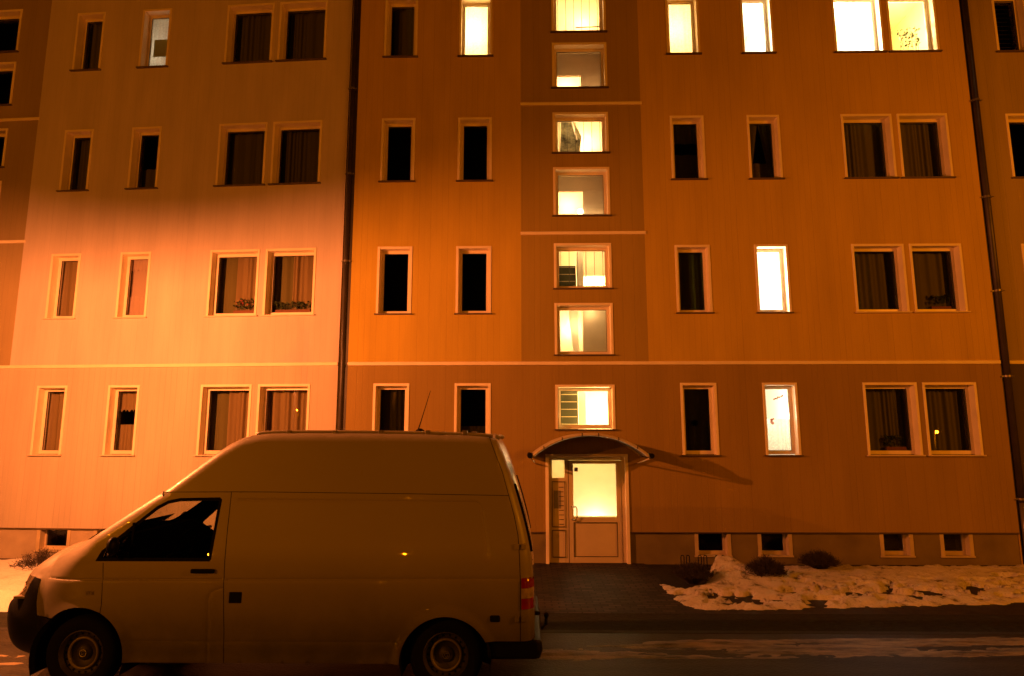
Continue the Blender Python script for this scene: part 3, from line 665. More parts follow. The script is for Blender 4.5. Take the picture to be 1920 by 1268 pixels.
# house door
dr = MB(); fy0, fy1 = .10, .16
dr.box(DX0 + .06, DX0 + .13, fy0, fy1, -.02, DZ - .05); dr.box(DX1 - .13, DX1 - .06, fy0, fy1, -.02, DZ - .05); dr.box(DX0 + .13, DX1 - .13, fy0 + .001, fy1 - .001, DZ - .12, DZ - .05)
dr.box(.80, .87, fy0 + .001, fy1 - .001, -.02, DZ - .12)
dr.box(DX0 + .13, .80, fy0 + .002, fy1, 1.53, 1.60); dr.box(DX0 + .13, .80, fy0 + .002, fy1, -.02, .12); dr.box(DX0 + .13, .80, fy0 + .002, fy1, .62, .68)
door = dr.build('house_door', M_['door'], B, bevel=.004)
MB().box(DX0, DX0 + .06, -.03, .18, -.05, DZ).box(DX1 - .06, DX1, -.03, .18, -.05, DZ).box(DX0 + .06, DX1 - .06, -.03, .18, DZ - .05, DZ).build('door_surround', M_['trim'], door, bevel=.004)
lf = MB(); lx0, lx1 = .875, 1.885
lf.box(lx0, lx0 + .09, .085, .14, .0, 1.935); lf.box(lx1 - .09, lx1, .085, .14, 0, 1.935); lf.box(lx0 + .09, lx1 - .09, .086, .139, 1.87, 1.935); lf.box(lx0 + .09, lx1 - .09, .086, .139, .76, .86); lf.box(lx0 + .09, lx1 - .09, .086, .139, 0, .13)
lf.box(lx0 + .09, lx1 - .09, .10, .13, .13, .76)
lf.build('door_leaf', M_['door'], door, bevel=.003)
gk = MB()
for (a0, a1, b0, b1) in ((lx0 + .085, lx1 - .085, .125, .765), (DX0 + .125, .805, .115, .625), (DX0 + .125, .805, .675, 1.535)):
    t_ = .012
    gk.box(a0, a0 + t_, .079, .084, b0, b1); gk.box(a1 - t_, a1, .079, .084, b0, b1); gk.box(a0 + t_, a1 - t_, .0795, .0835, b0, b0 + t_); gk.box(a0 + t_, a1 - t_, .0795, .0835, b1 - t_, b1)
gk.box(lx0 - .006, lx0 + .002, .0835, .10, 0, 1.94); gk.box(lx0, lx1, .08, .10, -.02, .0)
gk.build('gasket', M_['doorline'], door)
MB().quad((lx0 + .09, .115, .86), (lx1 - .09, .115, .86), (lx1 - .09, .115, 1.87), (lx0 + .09, .115, 1.87)).build('frosted_pane', M_['frost'], door)
MB().quad((DX0 + .13, .13, 1.60), (.80, .13, 1.60), (.80, .13, 1.94), (DX0 + .13, .13, 1.94)).build('side_pane', M_['frost'], door)
MB().box(DX0 + .13, .80, .108, .13, .12, .62).build('lower_side_panel', M_['door'], door)
nb = MB().box(DX0 + .13, .80, .106, .13, .68, 1.53); nb = nb.build('mailbox_panel', M_['plate'], door)
for k in range(9):
    z = .72 + k * .087
    MB().box(.685, .775, .098, .106, z, z + .012).build('name_strip', M_['doorline'], nb)
MB().box(DX0 + .16, DX0 + .30, .10, .106, 1.02, 1.36).build('intercom', mat('intercom_metal', (.28, .26, .2), .4, metal=.3), nb, bevel=.003)
MB().tube([(lx0 + .05, .085, 1.06), (lx0 + .055, .03, 1.06), (lx0 + .13, .028, 1.06), (lx0 + .15, .027, 1.02), (lx0 + .15, .027, .86), (lx0 + .13, .028, .82), (lx0 + .055, .03, .82), (lx0 + .05, .085, .82)], .013, 8).build('handle', M_['chrome'], door, smooth=True)
MB().box(.99, 1.06, .108, .114, 1.72, 1.80).build('notice', M_['wood'], door)
room(DX0 + .0, DX1, -.04, 2.5, .165, 2.6, M_['yellow_in'], door, 'lobby')
point('room_or_fill_light', (1.38, .34, .66), 34, (1, .74, .38), .08, door)  # added low behind the pane so the lower glass glows brighter
point('room_or_fill_light', (1.2, 1.4, 1.9), 22, (1, .70, .32), .1, door)

# canopy over the door
CY = -.92; cx0, cx1, cz0, cz1 = .135, 2.285, 2.04, 2.455
ccx = (cx0 + cx1) / 2; hw = (cx1 - cx0) / 2; sag = cz1 - cz0; rad = (hw * hw + sag * sag) / (2 * sag); ccz = cz1 - rad; ang = math.asin(hw / rad)
arc = [(ccx + rad * math.sin(-ang + 2 * ang * i / 32), ccz + rad * math.cos(-ang + 2 * ang * i / 32)) for i in range(33)]
cn = MB()
for i in range(32):
    (xa, za), (xb, zb) = arc[i], arc[i + 1]
    cn.add([(xa, CY, za - .02), (xb, CY, zb - .02), (xb, -.02, zb - .02), (xa, -.02, za - .02), (xa, CY, za - .028), (xb, CY, zb - .028), (xb, -.02, zb - .028), (xa, -.02, za - .028)], [(0, 1, 2, 3), (7, 6, 5, 4), (0, 4, 5, 1), (3, 2, 6, 7)])
can = cn.build('canopy', M_['canopy_sheet'], B, smooth=R(40))
MB().tube([(x, CY, z - .022) for x, z in arc], .029, 10).build('front_rim', M_['canopy'], can, smooth=True)
MB().tube([(x, -.03, z - .022) for x, z in arc], .03, 8).build('wall_rim', M_['canopy'], can, smooth=True)
for k in (4, 9, 14, 18, 23, 28):
    x, z = arc[k]; MB().tube([(x - .012, CY, z - .02), (x + .012, CY, z - .02)], .032, 10).build('rim_clip', M_['sill'], can)
for sx, x in ((-1, cx0), (1, cx1)):
    MB().tube([(x + sx * .02, CY - .04, cz0 + .01), (x + sx * .02, -.02, cz0 + .01)], .045, 10).build('gutter', M_['rubber'], can, smooth=R(40))
    MB().tube([(x, CY, cz0 - .03), (x - sx * .10, -.02, cz0 - .16)], .014, 8).build('bracket', M_['canopy'], can, smooth=True)

downpipe(B, 9.43, -.03, .06, [1.22, 3.55, 5.25, 7.2, 9.3], lower=1.15)

# ------------------------------------------------------------------ building C (dim, right edge)
CB = empty('apartment_building', (9.52, .04, 0))
tag(CB, 'dim olive apartment house beyond the right downpipe with a charcoal ground floor', 'building', 'joined apartment houses')
CC = [(.53, 1.24), (2.9, 3.6)]
holesC = [(a + TW, b - TW, z0, z1 - TW) for a, b in CC for z0, z1 in ROWS]
wall_sheet('upper_wall', 0, 6, 3.84, TOPZ, holesC, 0, M_['olive'], CB)
wall_sheet('ground_floor_wall', 0, 6, .59, 3.84, holesC, 0, M_['darker'], CB)
MB().box(0, 6, -.028, .02, 3.795, 3.865).build('string_course', M_['trim'], CB, bevel=.01)
wall_sheet('plinth', 0, 6, -.05, .59, [], .04, M_['darker'], CB)
MB().box(0, 6, .8, 9, -.05, TOPZ).build('rear_block', M_['dark'], CB)
MB().box(0, 6.2, -.25, 9.1, TOPZ, TOPZ + .15).build('roof', M_['roof'], CB)
MB().quad((0, .8, -.05), (0, 0, -.05), (0, 0, TOPZ), (0, .8, TOPZ)).build('end_wall', M_['olive'], CB)
for i, (a, b) in enumerate(CC):
    for n in range(4): window(CB, a, b, ROWS[n][0], ROWS[n][1], 'slats' if n == 3 else 'none', 90 + n + i)

# ------------------------------------------------------------------ shrubs and bike rack
def shrub(x, y, r, h, n, seed, label, z=0.0, flat=.6):
    rnd = random.Random(seed); mb = MB()
    for k in range(n):
        a = rnd.uniform(0, 6.28); t = rnd.random() ** .6; sp = t * r
        hh = h * (1 - flat * t * t) * rnd.uniform(.75, 1.05)
        b0 = Vector((math.cos(a) * sp * .18, math.sin(a) * sp * .18, 0)); tip = Vector((math.cos(a) * sp, math.sin(a) * sp, hh))
        mid = b0.lerp(tip, .5) + Vector((rnd.uniform(-.03, .03), rnd.uniform(-.03, .03), .05 * h + rnd.uniform(0, .05)))
        mb.tube([b0, b0.lerp(mid, .5) + Vector((0, 0, .01)), mid, tip], .0055, 4, False, .0022)
        for q in range(4):
            s = mid.lerp(tip, rnd.uniform(0, .9)); d = Vector((rnd.uniform(-1, 1), rnd.uniform(-1, 1), rnd.uniform(.2, 1.2))).normalized() * rnd.uniform(.04, .11)
            mb.tube([s, s + d], .003, 3, False, .0015)
            if rnd.random() < .5:
                c = s + d; u = Vector((rnd.uniform(-1, 1), rnd.uniform(-1, 1), rnd.uniform(-1, 1))).normalized() * .011; v = u.cross(Vector((0, 0, 1))).normalized() * .007
                mb.quad(c - u, c - v, c + u, c + v)
    t_ = empty('shrub', (x, y, z)); tag(t_, label, 'shrub', 'bare shrubs at the foot of the houses')
    mb.build('branches', M_['twig'], t_)
    MB().lathe([(r * .28, 0), (r * .2, .02), (0, .04)], 12).build('root_mound', soil, t_, smooth=True)
shrub(-8.25, -1.35, .52, .50, 260, 1, 'bare twiggy shrub in the bright snow above the van bonnet')
shrub(-10.4, -.75, .5, .22, 150, 2, 'low bare shrub at the far left wall, cut off by the picture edge')
shrub(2.78, -1.62, .34, .34, 420, 3, 'dark dense shrub in the hollow behind the snow heap, nearest the house door', flat=.5)
shrub(4.0, -1.50, .36, .42, 520, 4, 'dark round shrub in the middle of the snow between two others')
shrub(5.28, -.62, .38, .32, 420, 5, 'flat round shrub standing against the plinth right of the snow heap', z=.04)

br = empty('bike_rack', (2.9, -.42, 0)); tag(br, 'low black bike rack with three pairs of hoops beside the house door', 'bike rack')
for k in range(3):
    for j in (0, 1):
        x = .0 + k * .315 + j * .10
        MB().tube([(x - .028, 0, 0), (x - .028, 0, .22)] + [(x + .028 * math.cos(math.pi * (1 - q / 6)), 0, .22 + .028 * math.sin(math.pi * q / 6)) for q in range(1, 6)] + [(x + .028, 0, .22), (x + .028, 0, 0)], .009, 6).build('hoop', M_['black'], br, smooth=True)
MB().box(-.05, .80, -.015, .015, .0, .02).build('base_rail', M_['black'], br)

# ------------------------------------------------------------------ the van
exec_van = True
YC = -5.45
def interp(z, T):
    if z <= T[0][0]: return T[0][1]
    for (a, b), (c, d) in zip(T, T[1:]):
        if z <= c: return b + (d - b) * (z - a) / (c - a)
    return T[-1][1]
WT = [(0, .90), (.25, .93), (.7, .95), (.95, .948), (1.05, .944), (1.2, .93), (1.4, .902), (1.85, .835), (2.1, .785), (2.3, .752), (2.5, .72)]
OUT = [(-4.775, .249), (-4.905, .262), (-5.03, .325), (-5.10, .443), (-5.132, .60), (-5.132, .702), (-5.118, .787), (-5.075, .823),
       (-5.02, .87), (-4.996, .93), (-4.972, 1.0), (-4.95, 1.055), (-4.90, 1.115), (-4.80, 1.185), (-4.62, 1.255), (-4.44, 1.32), (-4.31, 1.375),
       (-4.25, 1.405), (-4.10, 1.50), (-3.96, 1.60), (-3.80, 1.71), (-3.64, 1.82), (-3.52, 1.90), (-3.40, 1.995), (-3.236, 2.13), (-3.06, 2.265), (-2.95, 2.335), (-2.84, 2.385), (-2.72, 2.413), (-2.54, 2.428),
       (-2.0, 2.428), (-1.5, 2.425), (-.9, 2.415), (-.5, 2.402), (-.36, 2.392), (-.30, 2.372), (-.255, 2.335),
       (-.19, 2.19), (-.115, 1.99), (-.055, 1.80), (.0, 1.61), (.045, 1.43), (.075, 1.27), (.093, 1.05), (.102, .80), (.103, .50)]
def resample(pts, st):
    r = [pts[0]]
    for a, b in zip(pts, pts[1:]):
        n = max(1, int(math.hypot(b[0] - a[0], b[1] - a[1]) / st))
        for k in range(1, n + 1): r.append((a[0] + (b[0] - a[0]) * k / n, a[1] + (b[1] - a[1]) * k / n))
    return r
def smooth_open(pts, it=2):
    for _ in range(it):
        q = [pts[0]]
        for a, b in zip(pts, pts[1:]): q += [(a[0] * .75 + b[0] * .25, a[1] * .75 + b[1] * .25), (a[0] * .25 + b[0] * .75, a[1] * .25 + b[1] * .75)]
        q.append(pts[-1]); pts = q
    return pts
OUTS = resample(smooth_open(OUT), .03)
FAC, FAR_ = (-4.205, .345), .445
RAC, RAR = (-.735, .295), .428
DOORF = [(-4.115, 1.21), (-4.035, 1.19), (-4.01, .95), (-4.0, .742)]
DOORF_SEAM = [(-4.035, 1.19), (-4.01, .95), (-4.0, .742)]
DOORR = [(-2.878, 1.849), (-2.872, 1.5), (-2.857, 1.1), (-2.82, .6), (-2.81, .295)]
ROOFS = [(-3.60, 1.846), (-3.50, 1.847), (-2.878, 1.849), (-2.5, 1.848), (-1.1, 1.832), (-.145, 1.816)]
REARS = [(-.345, 2.385), (-.29, 2.24), (-.21, 2.04), (-.145, 1.816), (-.09, 1.62), (-.055, 1.45), (-.04, 1.25), (-.033, 1.05), (-.033, .50)]
FLAP = [(-2.862, .965), (-2.93, .945), (-2.975, .915), (-2.99, .85), (-2.98, .6), (-2.97, .30)]
PANEL = [(-2.80, 1.775), (-.47, 1.752), (-.43, 1.74), (-.405, 1.70), (-.372, 1.48), (-.350, 1.27)]
SEAMS = [DOORF_SEAM, DOORR, ROOFS, REARS]
SOFT = [FLAP, PANEL]
def dline(p, pl): return min(seg_d(p, a, b) for a, b in zip(pl, pl[1:]))
def side_w(x, z):
    """half width of the body at a point of the side view"""
    p = (x, z); w = interp(z, WT)
    e = dline(p, OUTS)
    if z < .55 and x > -.2: e = min(abs(.103 - x), 9)
    nose = max(0, min(1, (-4.15 - x) / .5))
    r = .10 + .28 * nose if x < -3.5 else .085
    rd = .085 + .20 * nose if x < -3.5 else .085
    if x > -.25 and z < 2.3: r, rd = .13, .12
    if e < r: w -= rd * (1 - math.sqrt(max(0, 1 - (1 - e / r) ** 2)))
    if x < -4.15: w -= .10 * nose * nose
    da = abs(math.hypot(x - FAC[0], z - FAC[1]) - FAR_) if z > .28 else 9
    db = abs(math.hypot(x - RAC[0], z - RAC[1]) - RAR) if z > .28 else 9
    if da < .07: w += .018 * (1 - da / .07) * (1 - nose)
    if db < .07: w += .030 * (1 - (db / .07) ** 2)
    for s in SEAMS:
        d = dline(p, s)
        pass
    for s in SOFT:
        d = dline(p, s)
        if d < .013: w -= .0055 * (1 - d / .013)
    # belt crease and the lower rub line
    if x > -4.9:
        zc = 1.045 + .004 * (x + 2)
        w -= .0055 * max(0, 1 - abs(z - zc) / .012)
        if z > zc: w -= .010 * max(0, 1 - (z - zc) / .20)
    if -3.75 < x < -1.15: w -= .004 * max(0, 1 - abs(z - .485) / .012); w += .006 * max(0, 1 - abs(z - .44) / .06)
    # recessed panel field above the belt
    if x > -2.8 and x < -.36 and 1.24 < z < 1.76: pass
    return w
def circ(c, r, a0, a1, n=26): return [(c[0] + r * math.cos(math.radians(a0 + (a1 - a0) * i / n)), c[1] + r * math.sin(math.radians(a0 + (a1 - a0) * i / n))) for i in range(n + 1)]
def outseg(pred): return [p for p in OUTS if pred(p)]
_cache = {}
def SW(x, z):
    k = (round(x, 4), round(z, 4))
    if k not in _cache: _cache[k] = side_w(x, z)
    return _cache[k]
def panel2d(poly, holes=(), step=.032, extra=()):
    pts = []; edges = []
    def addloop(pl):
        n = len(pts); q = resample(pl + [pl[0]], .03)[:-1]
        pts.extend(q); m = len(q)
        edges.extend((n + i, n + (i + 1) % m) for i in range(m)); return q
    loops = [addloop(list(poly))] + [addloop(list(h)) for h in holes]
    allb = [l + [l[0]] for l in loops]
    cand = []
    xs = [p[0] for p in poly]; zs = [p[1] for p in poly]
    x = min(xs)
    while x < max(xs):
        z = min(zs)
        while z < max(zs): cand.append((x + .001, z + .0013)); z += step
        x += step
    for s in SEAMS + SOFT + [OUTS, circ(FAC, FAR_, 0, 180), circ(RAC, RAR, 0, 180), [(-4.6, 1.035), (-.03, 1.053)], [(-3.74, .485), (-1.16, .485)]]:
        rs = resample(s, .02); offs = (0, .006, -.006, .013, -.013) if s is not OUTS else (-.008, .008, .02, -.02, .04, -.04, .065, -.065, .1, -.1, .15, -.15)
        for a, b in zip(rs, rs[1:]):
            dx, dz = b[0] - a[0], b[1] - a[1]; l = math.hypot(dx, dz) or 1
            for o_ in offs: cand.append((a[0] - dz / l * o_, a[1] + dx / l * o_))
    used = set()
    for c in cand:
        k = (round(c[0] / .005), round(c[1] / .005))
        if k in used: continue
        if not (min(xs) < c[0] < max(xs) and min(zs) < c[1] < max(zs)): continue
        if not inside(c, loops[0]) or any(inside(c, h) for h in loops[1:]): continue
        if min(dline(c, b) for b in allb) < .0045: continue
        used.add(k); pts.append(c)
    r = delaunay_2d_cdt([Vector(p) for p in pts], edges, [], 0, 1e-6)
    V = [(v.x, v.y) for v in r[0]]; F = []
    for f in r[2]:
        c = (sum(V[i][0] for i in f) / len(f), sum(V[i][1] for i in f) / len(f))
        if inside(c, loops[0]) and not any(inside(c, h) for h in loops[1:]):
            F.append(f)
    return V, F
_pc = {}
def side_panel(key, name, side, m, parent, poly=None, holes=(), off=0.0, step=.032, label=None):
    if key not in _pc: _pc[key] = panel2d(poly, holes, step)
    V, F = _pc[key]
    vs = [(x, side * (SW(x, z) + off), z) for x, z in V]
    fs = []
    for f in F:
        a, b, c = (V[i] for i in f[:3]); ccw = (b[0] - a[0]) * (c[1] - a[1]) - (b[1] - a[1]) * (c[0] - a[0]) > 0
        f = list(f)
        if ccw == (side > 0): f.reverse()
        fs.append(tuple(f))
    return MB().add(vs, fs).build(name, m, parent, smooth=True, label=label)

def inset(poly, d):
    """inset of a closed polygon, keeps the vertex count"""
    n = len(poly); area = sum(poly[i][0] * poly[(i + 1) % n][1] - poly[(i + 1) % n][0] * poly[i][1] for i in range(n)); s = 1 if area > 0 else -1; out = []
    for i in range(n):
        a, b, c = Vector(poly[i - 1]), Vector(poly[i]), Vector(poly[(i + 1) % n])
        e1 = (b - a).normalized(); e2 = (c - b).normalized(); n1 = Vector((-e1.y, e1.x)) * s; n2 = Vector((-e2.y, e2.x)) * s
        m = (n1 + n2); m = m / max(.25, m.length_squared / 2) ; out.append(tuple(b + m * d * 1.0))
    return out

paint = mat('white_van_paint', (.60, .50, .40), .32, var=.10, scale=1.3, coat=.6, spec=.5)
def graded_paint():  # body colour gets darker towards the bottom, mottled by noise
    m, nt, p = newmat('van_paint_graded')
    tc = N(nt, 'ShaderNodeTexCoord'); sp = N(nt, 'ShaderNodeSeparateXYZ'); L(nt, tc.outputs['Object'], sp.inputs[0])
    mr = N(nt, 'ShaderNodeMapRange'); mr.inputs[1].default_value = 1.35; mr.inputs[2].default_value = .45; mr.inputs[4].default_value = 1.75; L(nt, sp.outputs[2], mr.inputs[0])
    n = N(nt, 'ShaderNodeTexNoise'); n.inputs['Scale'].default_value = 2.6; n.inputs['Detail'].default_value = 8; n.inputs['Roughness'].default_value = .62; L(nt, tc.outputs['Object'], n.inputs['Vector'])
    nr = N(nt, 'ShaderNodeMapRange'); nr.inputs[3].default_value = .36; nr.inputs[4].default_value = .62; L(nt, n.outputs[0], nr.inputs[0])
    mu = N(nt, 'ShaderNodeMath', operation='MULTIPLY'); L(nt, mr.outputs[0], mu.inputs[0]); L(nt, nr.outputs[0], mu.inputs[1])
    n3 = N(nt, 'ShaderNodeTexNoise'); n3.inputs['Scale'].default_value = 1.1; n3.inputs['Detail'].default_value = 6; L(nt, tc.outputs['Object'], n3.inputs['Vector'])
    ad = N(nt, 'ShaderNodeMath', operation='MULTIPLY_ADD'); L(nt, n3.outputs[0], ad.inputs[0]); ad.inputs[1].default_value = .22; L(nt, mu.outputs[0], ad.inputs[2])
    mx = N(nt, 'ShaderNodeMix', data_type='RGBA'); L(nt, ad.outputs[0], mx.inputs[0]); mx.inputs[6].default_value = (.38, .33, .26, 1); mx.inputs[7].default_value = (.06, .052, .038, 1)
    L(nt, mx.outputs[2], p.inputs['Base Color'])
    r2 = N(nt, 'ShaderNodeMapRange'); r2.inputs[3].default_value = .38; r2.inputs[4].default_value = .75; L(nt, ad.outputs[0], r2.inputs[0]); L(nt, r2.outputs[0], p.inputs['Roughness'])
    p.inputs['Coat Weight'].default_value = 1; p.inputs['Coat Roughness'].default_value = .02
    return m
paint = graded_paint()
lampglass = mat('headlight_lens', (.22, .17, .10), .12, metal=.35, var=.7, scale=16, coat=1)
M_['carglass'] = glass('car_glass', (.72, .76, .70))
M_['tail_red'] = mat('tail_red', (.24, .006, .004), .15, var=.2, coat=1, scale=14)
M_['tail_clear'] = mat('tail_clear', (.34, .26, .16), .2, var=.3, coat=1, scale=20)

van = empty('parked_van', (0, YC, .012))
tag(van, 'high-roofed white panel van parked at the kerb, facing left, in front of the houses', 'van')

fa = circ(FAC, FAR_, 180 - 50, 0 - 6)                    # front arch from its front-top down to the sill
fa = [p for p in fa if p[1] >= .294]; fa[-1] = (fa[-1][0], .295)
ra = [p for p in circ(RAC, RAR, 180, 28) if p[1] >= .29]; ra[0] = (ra[0][0], .294)
winp = [(-4.115, 1.205), (-4.07, 1.30), (-3.94, 1.42), (-3.76, 1.575), (-3.60, 1.71), (-3.50, 1.765), (-3.38, 1.79), (-2.985, 1.797), (-2.962, 1.775), (-2.995, 1.225), (-3.01, 1.205)]
nose_top = [p for p in OUTS if p[0] < -4.2 and p[1] > 1.02 or (p[0] < -3.598 and p[1] > 1.3)]
# fender: nose top outline -> roof seam start -> window front edge -> door front seam -> arch -> bumper edge
i0 = next(i for i, p in enumerate(OUTS) if p[1] > 1.03 and p[0] > -4.97)
i1 = next(i for i, p in enumerate(OUTS) if p[1] > 1.85 and p[0] < -3.4)
arch_top_front = [p for p in circ(FAC, FAR_, 180 - 48, 0) if p[0] < -4.0]
doorB = (-4.0, .742)
fender = OUTS[i0:i1] + [(-3.60, 1.846), (-3.555, 1.80), (-3.66, 1.71), (-3.80, 1.59), (-3.985, 1.435), (-4.11, 1.315), (-4.15, 1.215), (-4.035, 1.19), (-4.01, .95), doorB] + list(reversed([p for p in arch_top_front if p[0] < -4.02])) + [(-4.684, .69), (-4.705, .80), (-4.712, 1.015), (-4.80, 1.03)]
doorp = [(-3.555, 1.80), (-3.50, 1.847), (-2.878, 1.849), (-2.872, 1.5), (-2.857, 1.1), (-2.82, .6), (-2.81, .295)] + list(reversed([p for p in fa if p[0] > -3.985])) + [doorB, (-4.01, .95), (-4.035, 1.19), (-4.15, 1.215), (-4.11, 1.315), (-3.985, 1.435), (-3.80, 1.59), (-3.66, 1.71)]
cargo = [(-2.878, 1.849), (-2.5, 1.848), (-1.1, 1.832), (-.145, 1.816)] + REARS[4:-1] + [(-.033, .50), (-.355, .50)] + list(reversed(ra)) + [(-2.81, .295), (-2.82, .6), (-2.857, 1.1), (-2.872, 1.5)]
i2 = next(i for i, p in enumerate(OUTS) if p[0] > -.355 and p[1] > 2)
roofp = [(-3.60, 1.846)] + OUTS[i1:i2] + REARS[0:4] + [(-.145, 1.816), (-1.1, 1.832), (-2.5, 1.848), (-2.878, 1.849), (-3.50, 1.847)]
rearp = OUTS[i2:] + [(-.033, .50)] + list(reversed(REARS))[1:]
ib = next(i for i, p in enumerate(OUTS) if p[1] > .825)
bump = OUTS[:ib] + [(-4.88, .83), (-4.835, .93), (-4.80, 1.03), (-4.712, 1.015), (-4.705, .80), (-4.684, .69)] + [p for p in reversed(circ(FAC, FAR_, 180 - 48, 190)) if 0] + [p for p in circ(FAC, FAR_, 132, 190) if p[1] > .26 and p[1] < .675]
hl = OUTS[ib:i0 + 1] + [(-4.80, 1.03), (-4.835, .93), (-4.88, .83)]

for side in (-1, 1):
    near = side < 0
    body = side_panel('fender', 'front_wing', side, paint, van, fender)
    if near: nbody = body
    d = side_panel('door', 'front_door', side, paint, van, doorp, [winp])
    wi = inset(winp, .032)
    side_panel('wf', 'window_seal', side, M_['rubber'], d, winp, [wi], off=-.006)
    side_panel('wg', 'side_window', side, M_['carglass'], d, wi, off=-.010)
    MB().box(-3.80, -3.785, min(side * .87, side * .90), max(side * .87, side * .90), 1.22, 1.56).build('window_divider', M_['rubber'], d)
    # handle
    hy = side * (interp(1.12, WT) + .012)
    MB().box(-3.175, -2.945, min(hy - .012, hy + .018), max(hy - .012, hy + .018), 1.10, 1.14).build('handle', M_['rubber'], d, bevel=.012)
    c = side_panel('cargo', 'side_panel', side, paint, van, cargo)
    side_panel('roofp', 'high_roof_side', side, paint, van, roofp)
    side_panel('rearp', 'rear_door', side, paint, van, rearp)
    side_panel('bump', 'front_bumper', side, M_['black'], van, bump, off=.004)
    h = side_panel('hl', 'headlight', side, lampglass, van, hl, off=.002)
    MB().lathe([(.0, 0), (.03, .01), (.055, .04), (.06, .06)], 20, (-4.88, side * .60, .93), 'Y').lathe([(0, 0), (.02, .01), (.035, .03)], 16, (-4.84, side * .70, .965), 'Y').build('reflector_and_glints', M_['chrome'], h, smooth=True)
    for rx_, rz_ in ((-4.90, .97), (-4.885, .93), (-4.905, .91)):
        MB().lathe([(0, -.012), (.009, -.008), (.013, 0), (.009, .008), (0, .012)], 10, (rx_, side * (SW(rx_, rz_) + .001), rz_)).build('reflector_and_glints', M_['chrome'], h, smooth=True)  # chrome beads added on the lens to stand for bright glints
    MB().box(-4.97, -4.82, side * .70 - .1, side * .70 + .03, .83, .85).box(-4.80, -4.79, side * .66 - .1, side * .66 + .1, .83, 1.02).build('lamp_housing', M_['zinc'], h)
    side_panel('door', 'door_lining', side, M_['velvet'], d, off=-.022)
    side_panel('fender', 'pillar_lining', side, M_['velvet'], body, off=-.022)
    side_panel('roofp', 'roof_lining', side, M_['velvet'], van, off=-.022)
    for nm, sm in (('door_gap', DOORF_SEAM), ('door_gap', DOORR), ('roof_seam', ROOFS), ('rear_door_gap', REARS)):
        MB().tube([(x, side * (SW(x, z) - .0008), z) for x, z in resample(sm, .03)], .0032, 6).build(nm, M_['rubber'], van, smooth=True)
    # mirror
    mz, mx_ = (1.36, -3.90) if near else (1.34, -4.27)
    mir = MB(); prof = []
    for i in range(9):
        a = math.pi * i / 8; prof.append((.001 + .075 * math.sin(a), -.085 * math.cos(a)))
    mir.lathe(prof, 18, (0, 0, 0), 'Z')
    mir.v = [(v[0] * (.62 if near else .85), v[1] * (1.0 if near else 1.4), v[2] * (1.0 if near else 1.35)) for v in mir.v]
    mir.v = [(mx_ + v[0], side * (interp(1.35, WT) + .11) + v[1], mz + v[2]) for v in mir.v]
    mo = mir.build('mirror', M_['black'], van, smooth=True)
    MB().tube([(-3.95, side * .86, 1.27), (-3.94, side * (interp(1.35, WT) + .10), 1.27)], .022, 8).build('mirror_arm', M_['black'], mo, smooth=True)
    # small parts
    MB().box(-2.79, -2.67, min(side * .935, side * .9555), max(side * .935, side * .9555), .832, .932).build('sliding_door_catch', M_['rubber'], van, bevel=.006)
    MB().box(-.318, -.225, min(side * .935, side * .962), max(side * .935, side * .962), .672, .732).build('side_marker', M_['rubber'], van, bevel=.012)
    for hz_ in (1.345, .70):
        ww = SW(-.04, hz_) + .005
        MB().box(-.085, -.045, min(side * (ww - .03), side * (ww + .012)), max(side * (ww - .03), side * (ww + .012)), hz_ - .028, hz_ + .028).box(-.022, .03, min(side * (ww - .05), side * (ww + .008)), max(side * (ww - .05), side * (ww + .008)), hz_ - .024, hz_ + .024).build('hinge', paint, van, bevel=.006)
    # tail light, three fields
    for (za, zb_, mm) in ((.972, 1.065, 'tail_red'), (.882, .972, 'tail_clear'), (.785, .882, 'tail_red')):
        key = 'tl%s' % za
        side_panel(key, 'tail_light', side, M_[mm], van, [(-.024, za + .001), (.0975, za + .001), (.0965, zb_ - .001), (-.024, zb_ - .001)], off=.010, step=.016)
    # roof rail with clips
    rl = [(x, side * (SW(x, z) + .012), z + .008) for x, z in [(p[0], p[1]) for p in OUTS if -2.75 < p[0] < -.30 and p[1] > 2.3]]
    rr = MB().tube(rl, .016, 8).build('roof_rail', paint, van, smooth=True)
    for xk in (-2.42, -1.95, -1.48, -1.0, -.62):
        MB().box(xk, xk + .05, min(rl[0][1] - .02, rl[0][1] + .02), max(rl[0][1] - .02, rl[0][1] + .02), 2.40, 2.45).build('rail_clip', M_['zinc'], rr, bevel=.006)
    MB().tube([(-.30, side * .70, 2.40), (-.24, side * .69, 2.37)], .022, 8).build('roof_corner_cap', paint, van, smooth=True)
    # rear glass edge strip
    es = [(p[0] + .004, side * (SW(p[0] - .01, p[1]) - .03), p[1]) for p in OUTS if p[0] > -.1 and 1.25 < p[1] < 1.92]
    MB().tube(es, .017, 6).build('rear_window_seal', M_['rubber'], van, smooth=True)

# cross-wise skins
def skin(name, pts, m, crown=.02, label=None, parent=van, inw=0.0, n=14):
    vs = []; fs = []
    for i, (x, z) in enumerate(pts):
        a = pts[max(0, i - 1)]; b = pts[min(len(pts) - 1, i + 1)]; tx, tz = b[0] - a[0], b[1] - a[1]; l = math.hypot(tx, tz) or 1; nx, nz = -tz / l, tx / l
        w = SW(x, z); cr = crown(x, z) if callable(crown) else crown
        for k in range(n + 1):
            s = -1 + 2 * k / n; q = cr * (1 - s * s) - inw
            vs.append((x + nx * q, s * w, z + nz * q))
    for i in range(len(pts) - 1):
        for k in range(n): a = i * (n + 1) + k; fs.append((a, a + 1, a + n + 2, a + n + 1))
    return MB().add(vs, fs).build(name, m, parent, smooth=True, label=label)
crn = lambda x, z: .10 if x < -4.9 else (.05 if x < -4.2 else .03)
skin('bumper_front', OUTS[:ib + 1], M_['black'], .16)
skin('grille', OUTS[ib:i0 + 1], M_['black'], .15)
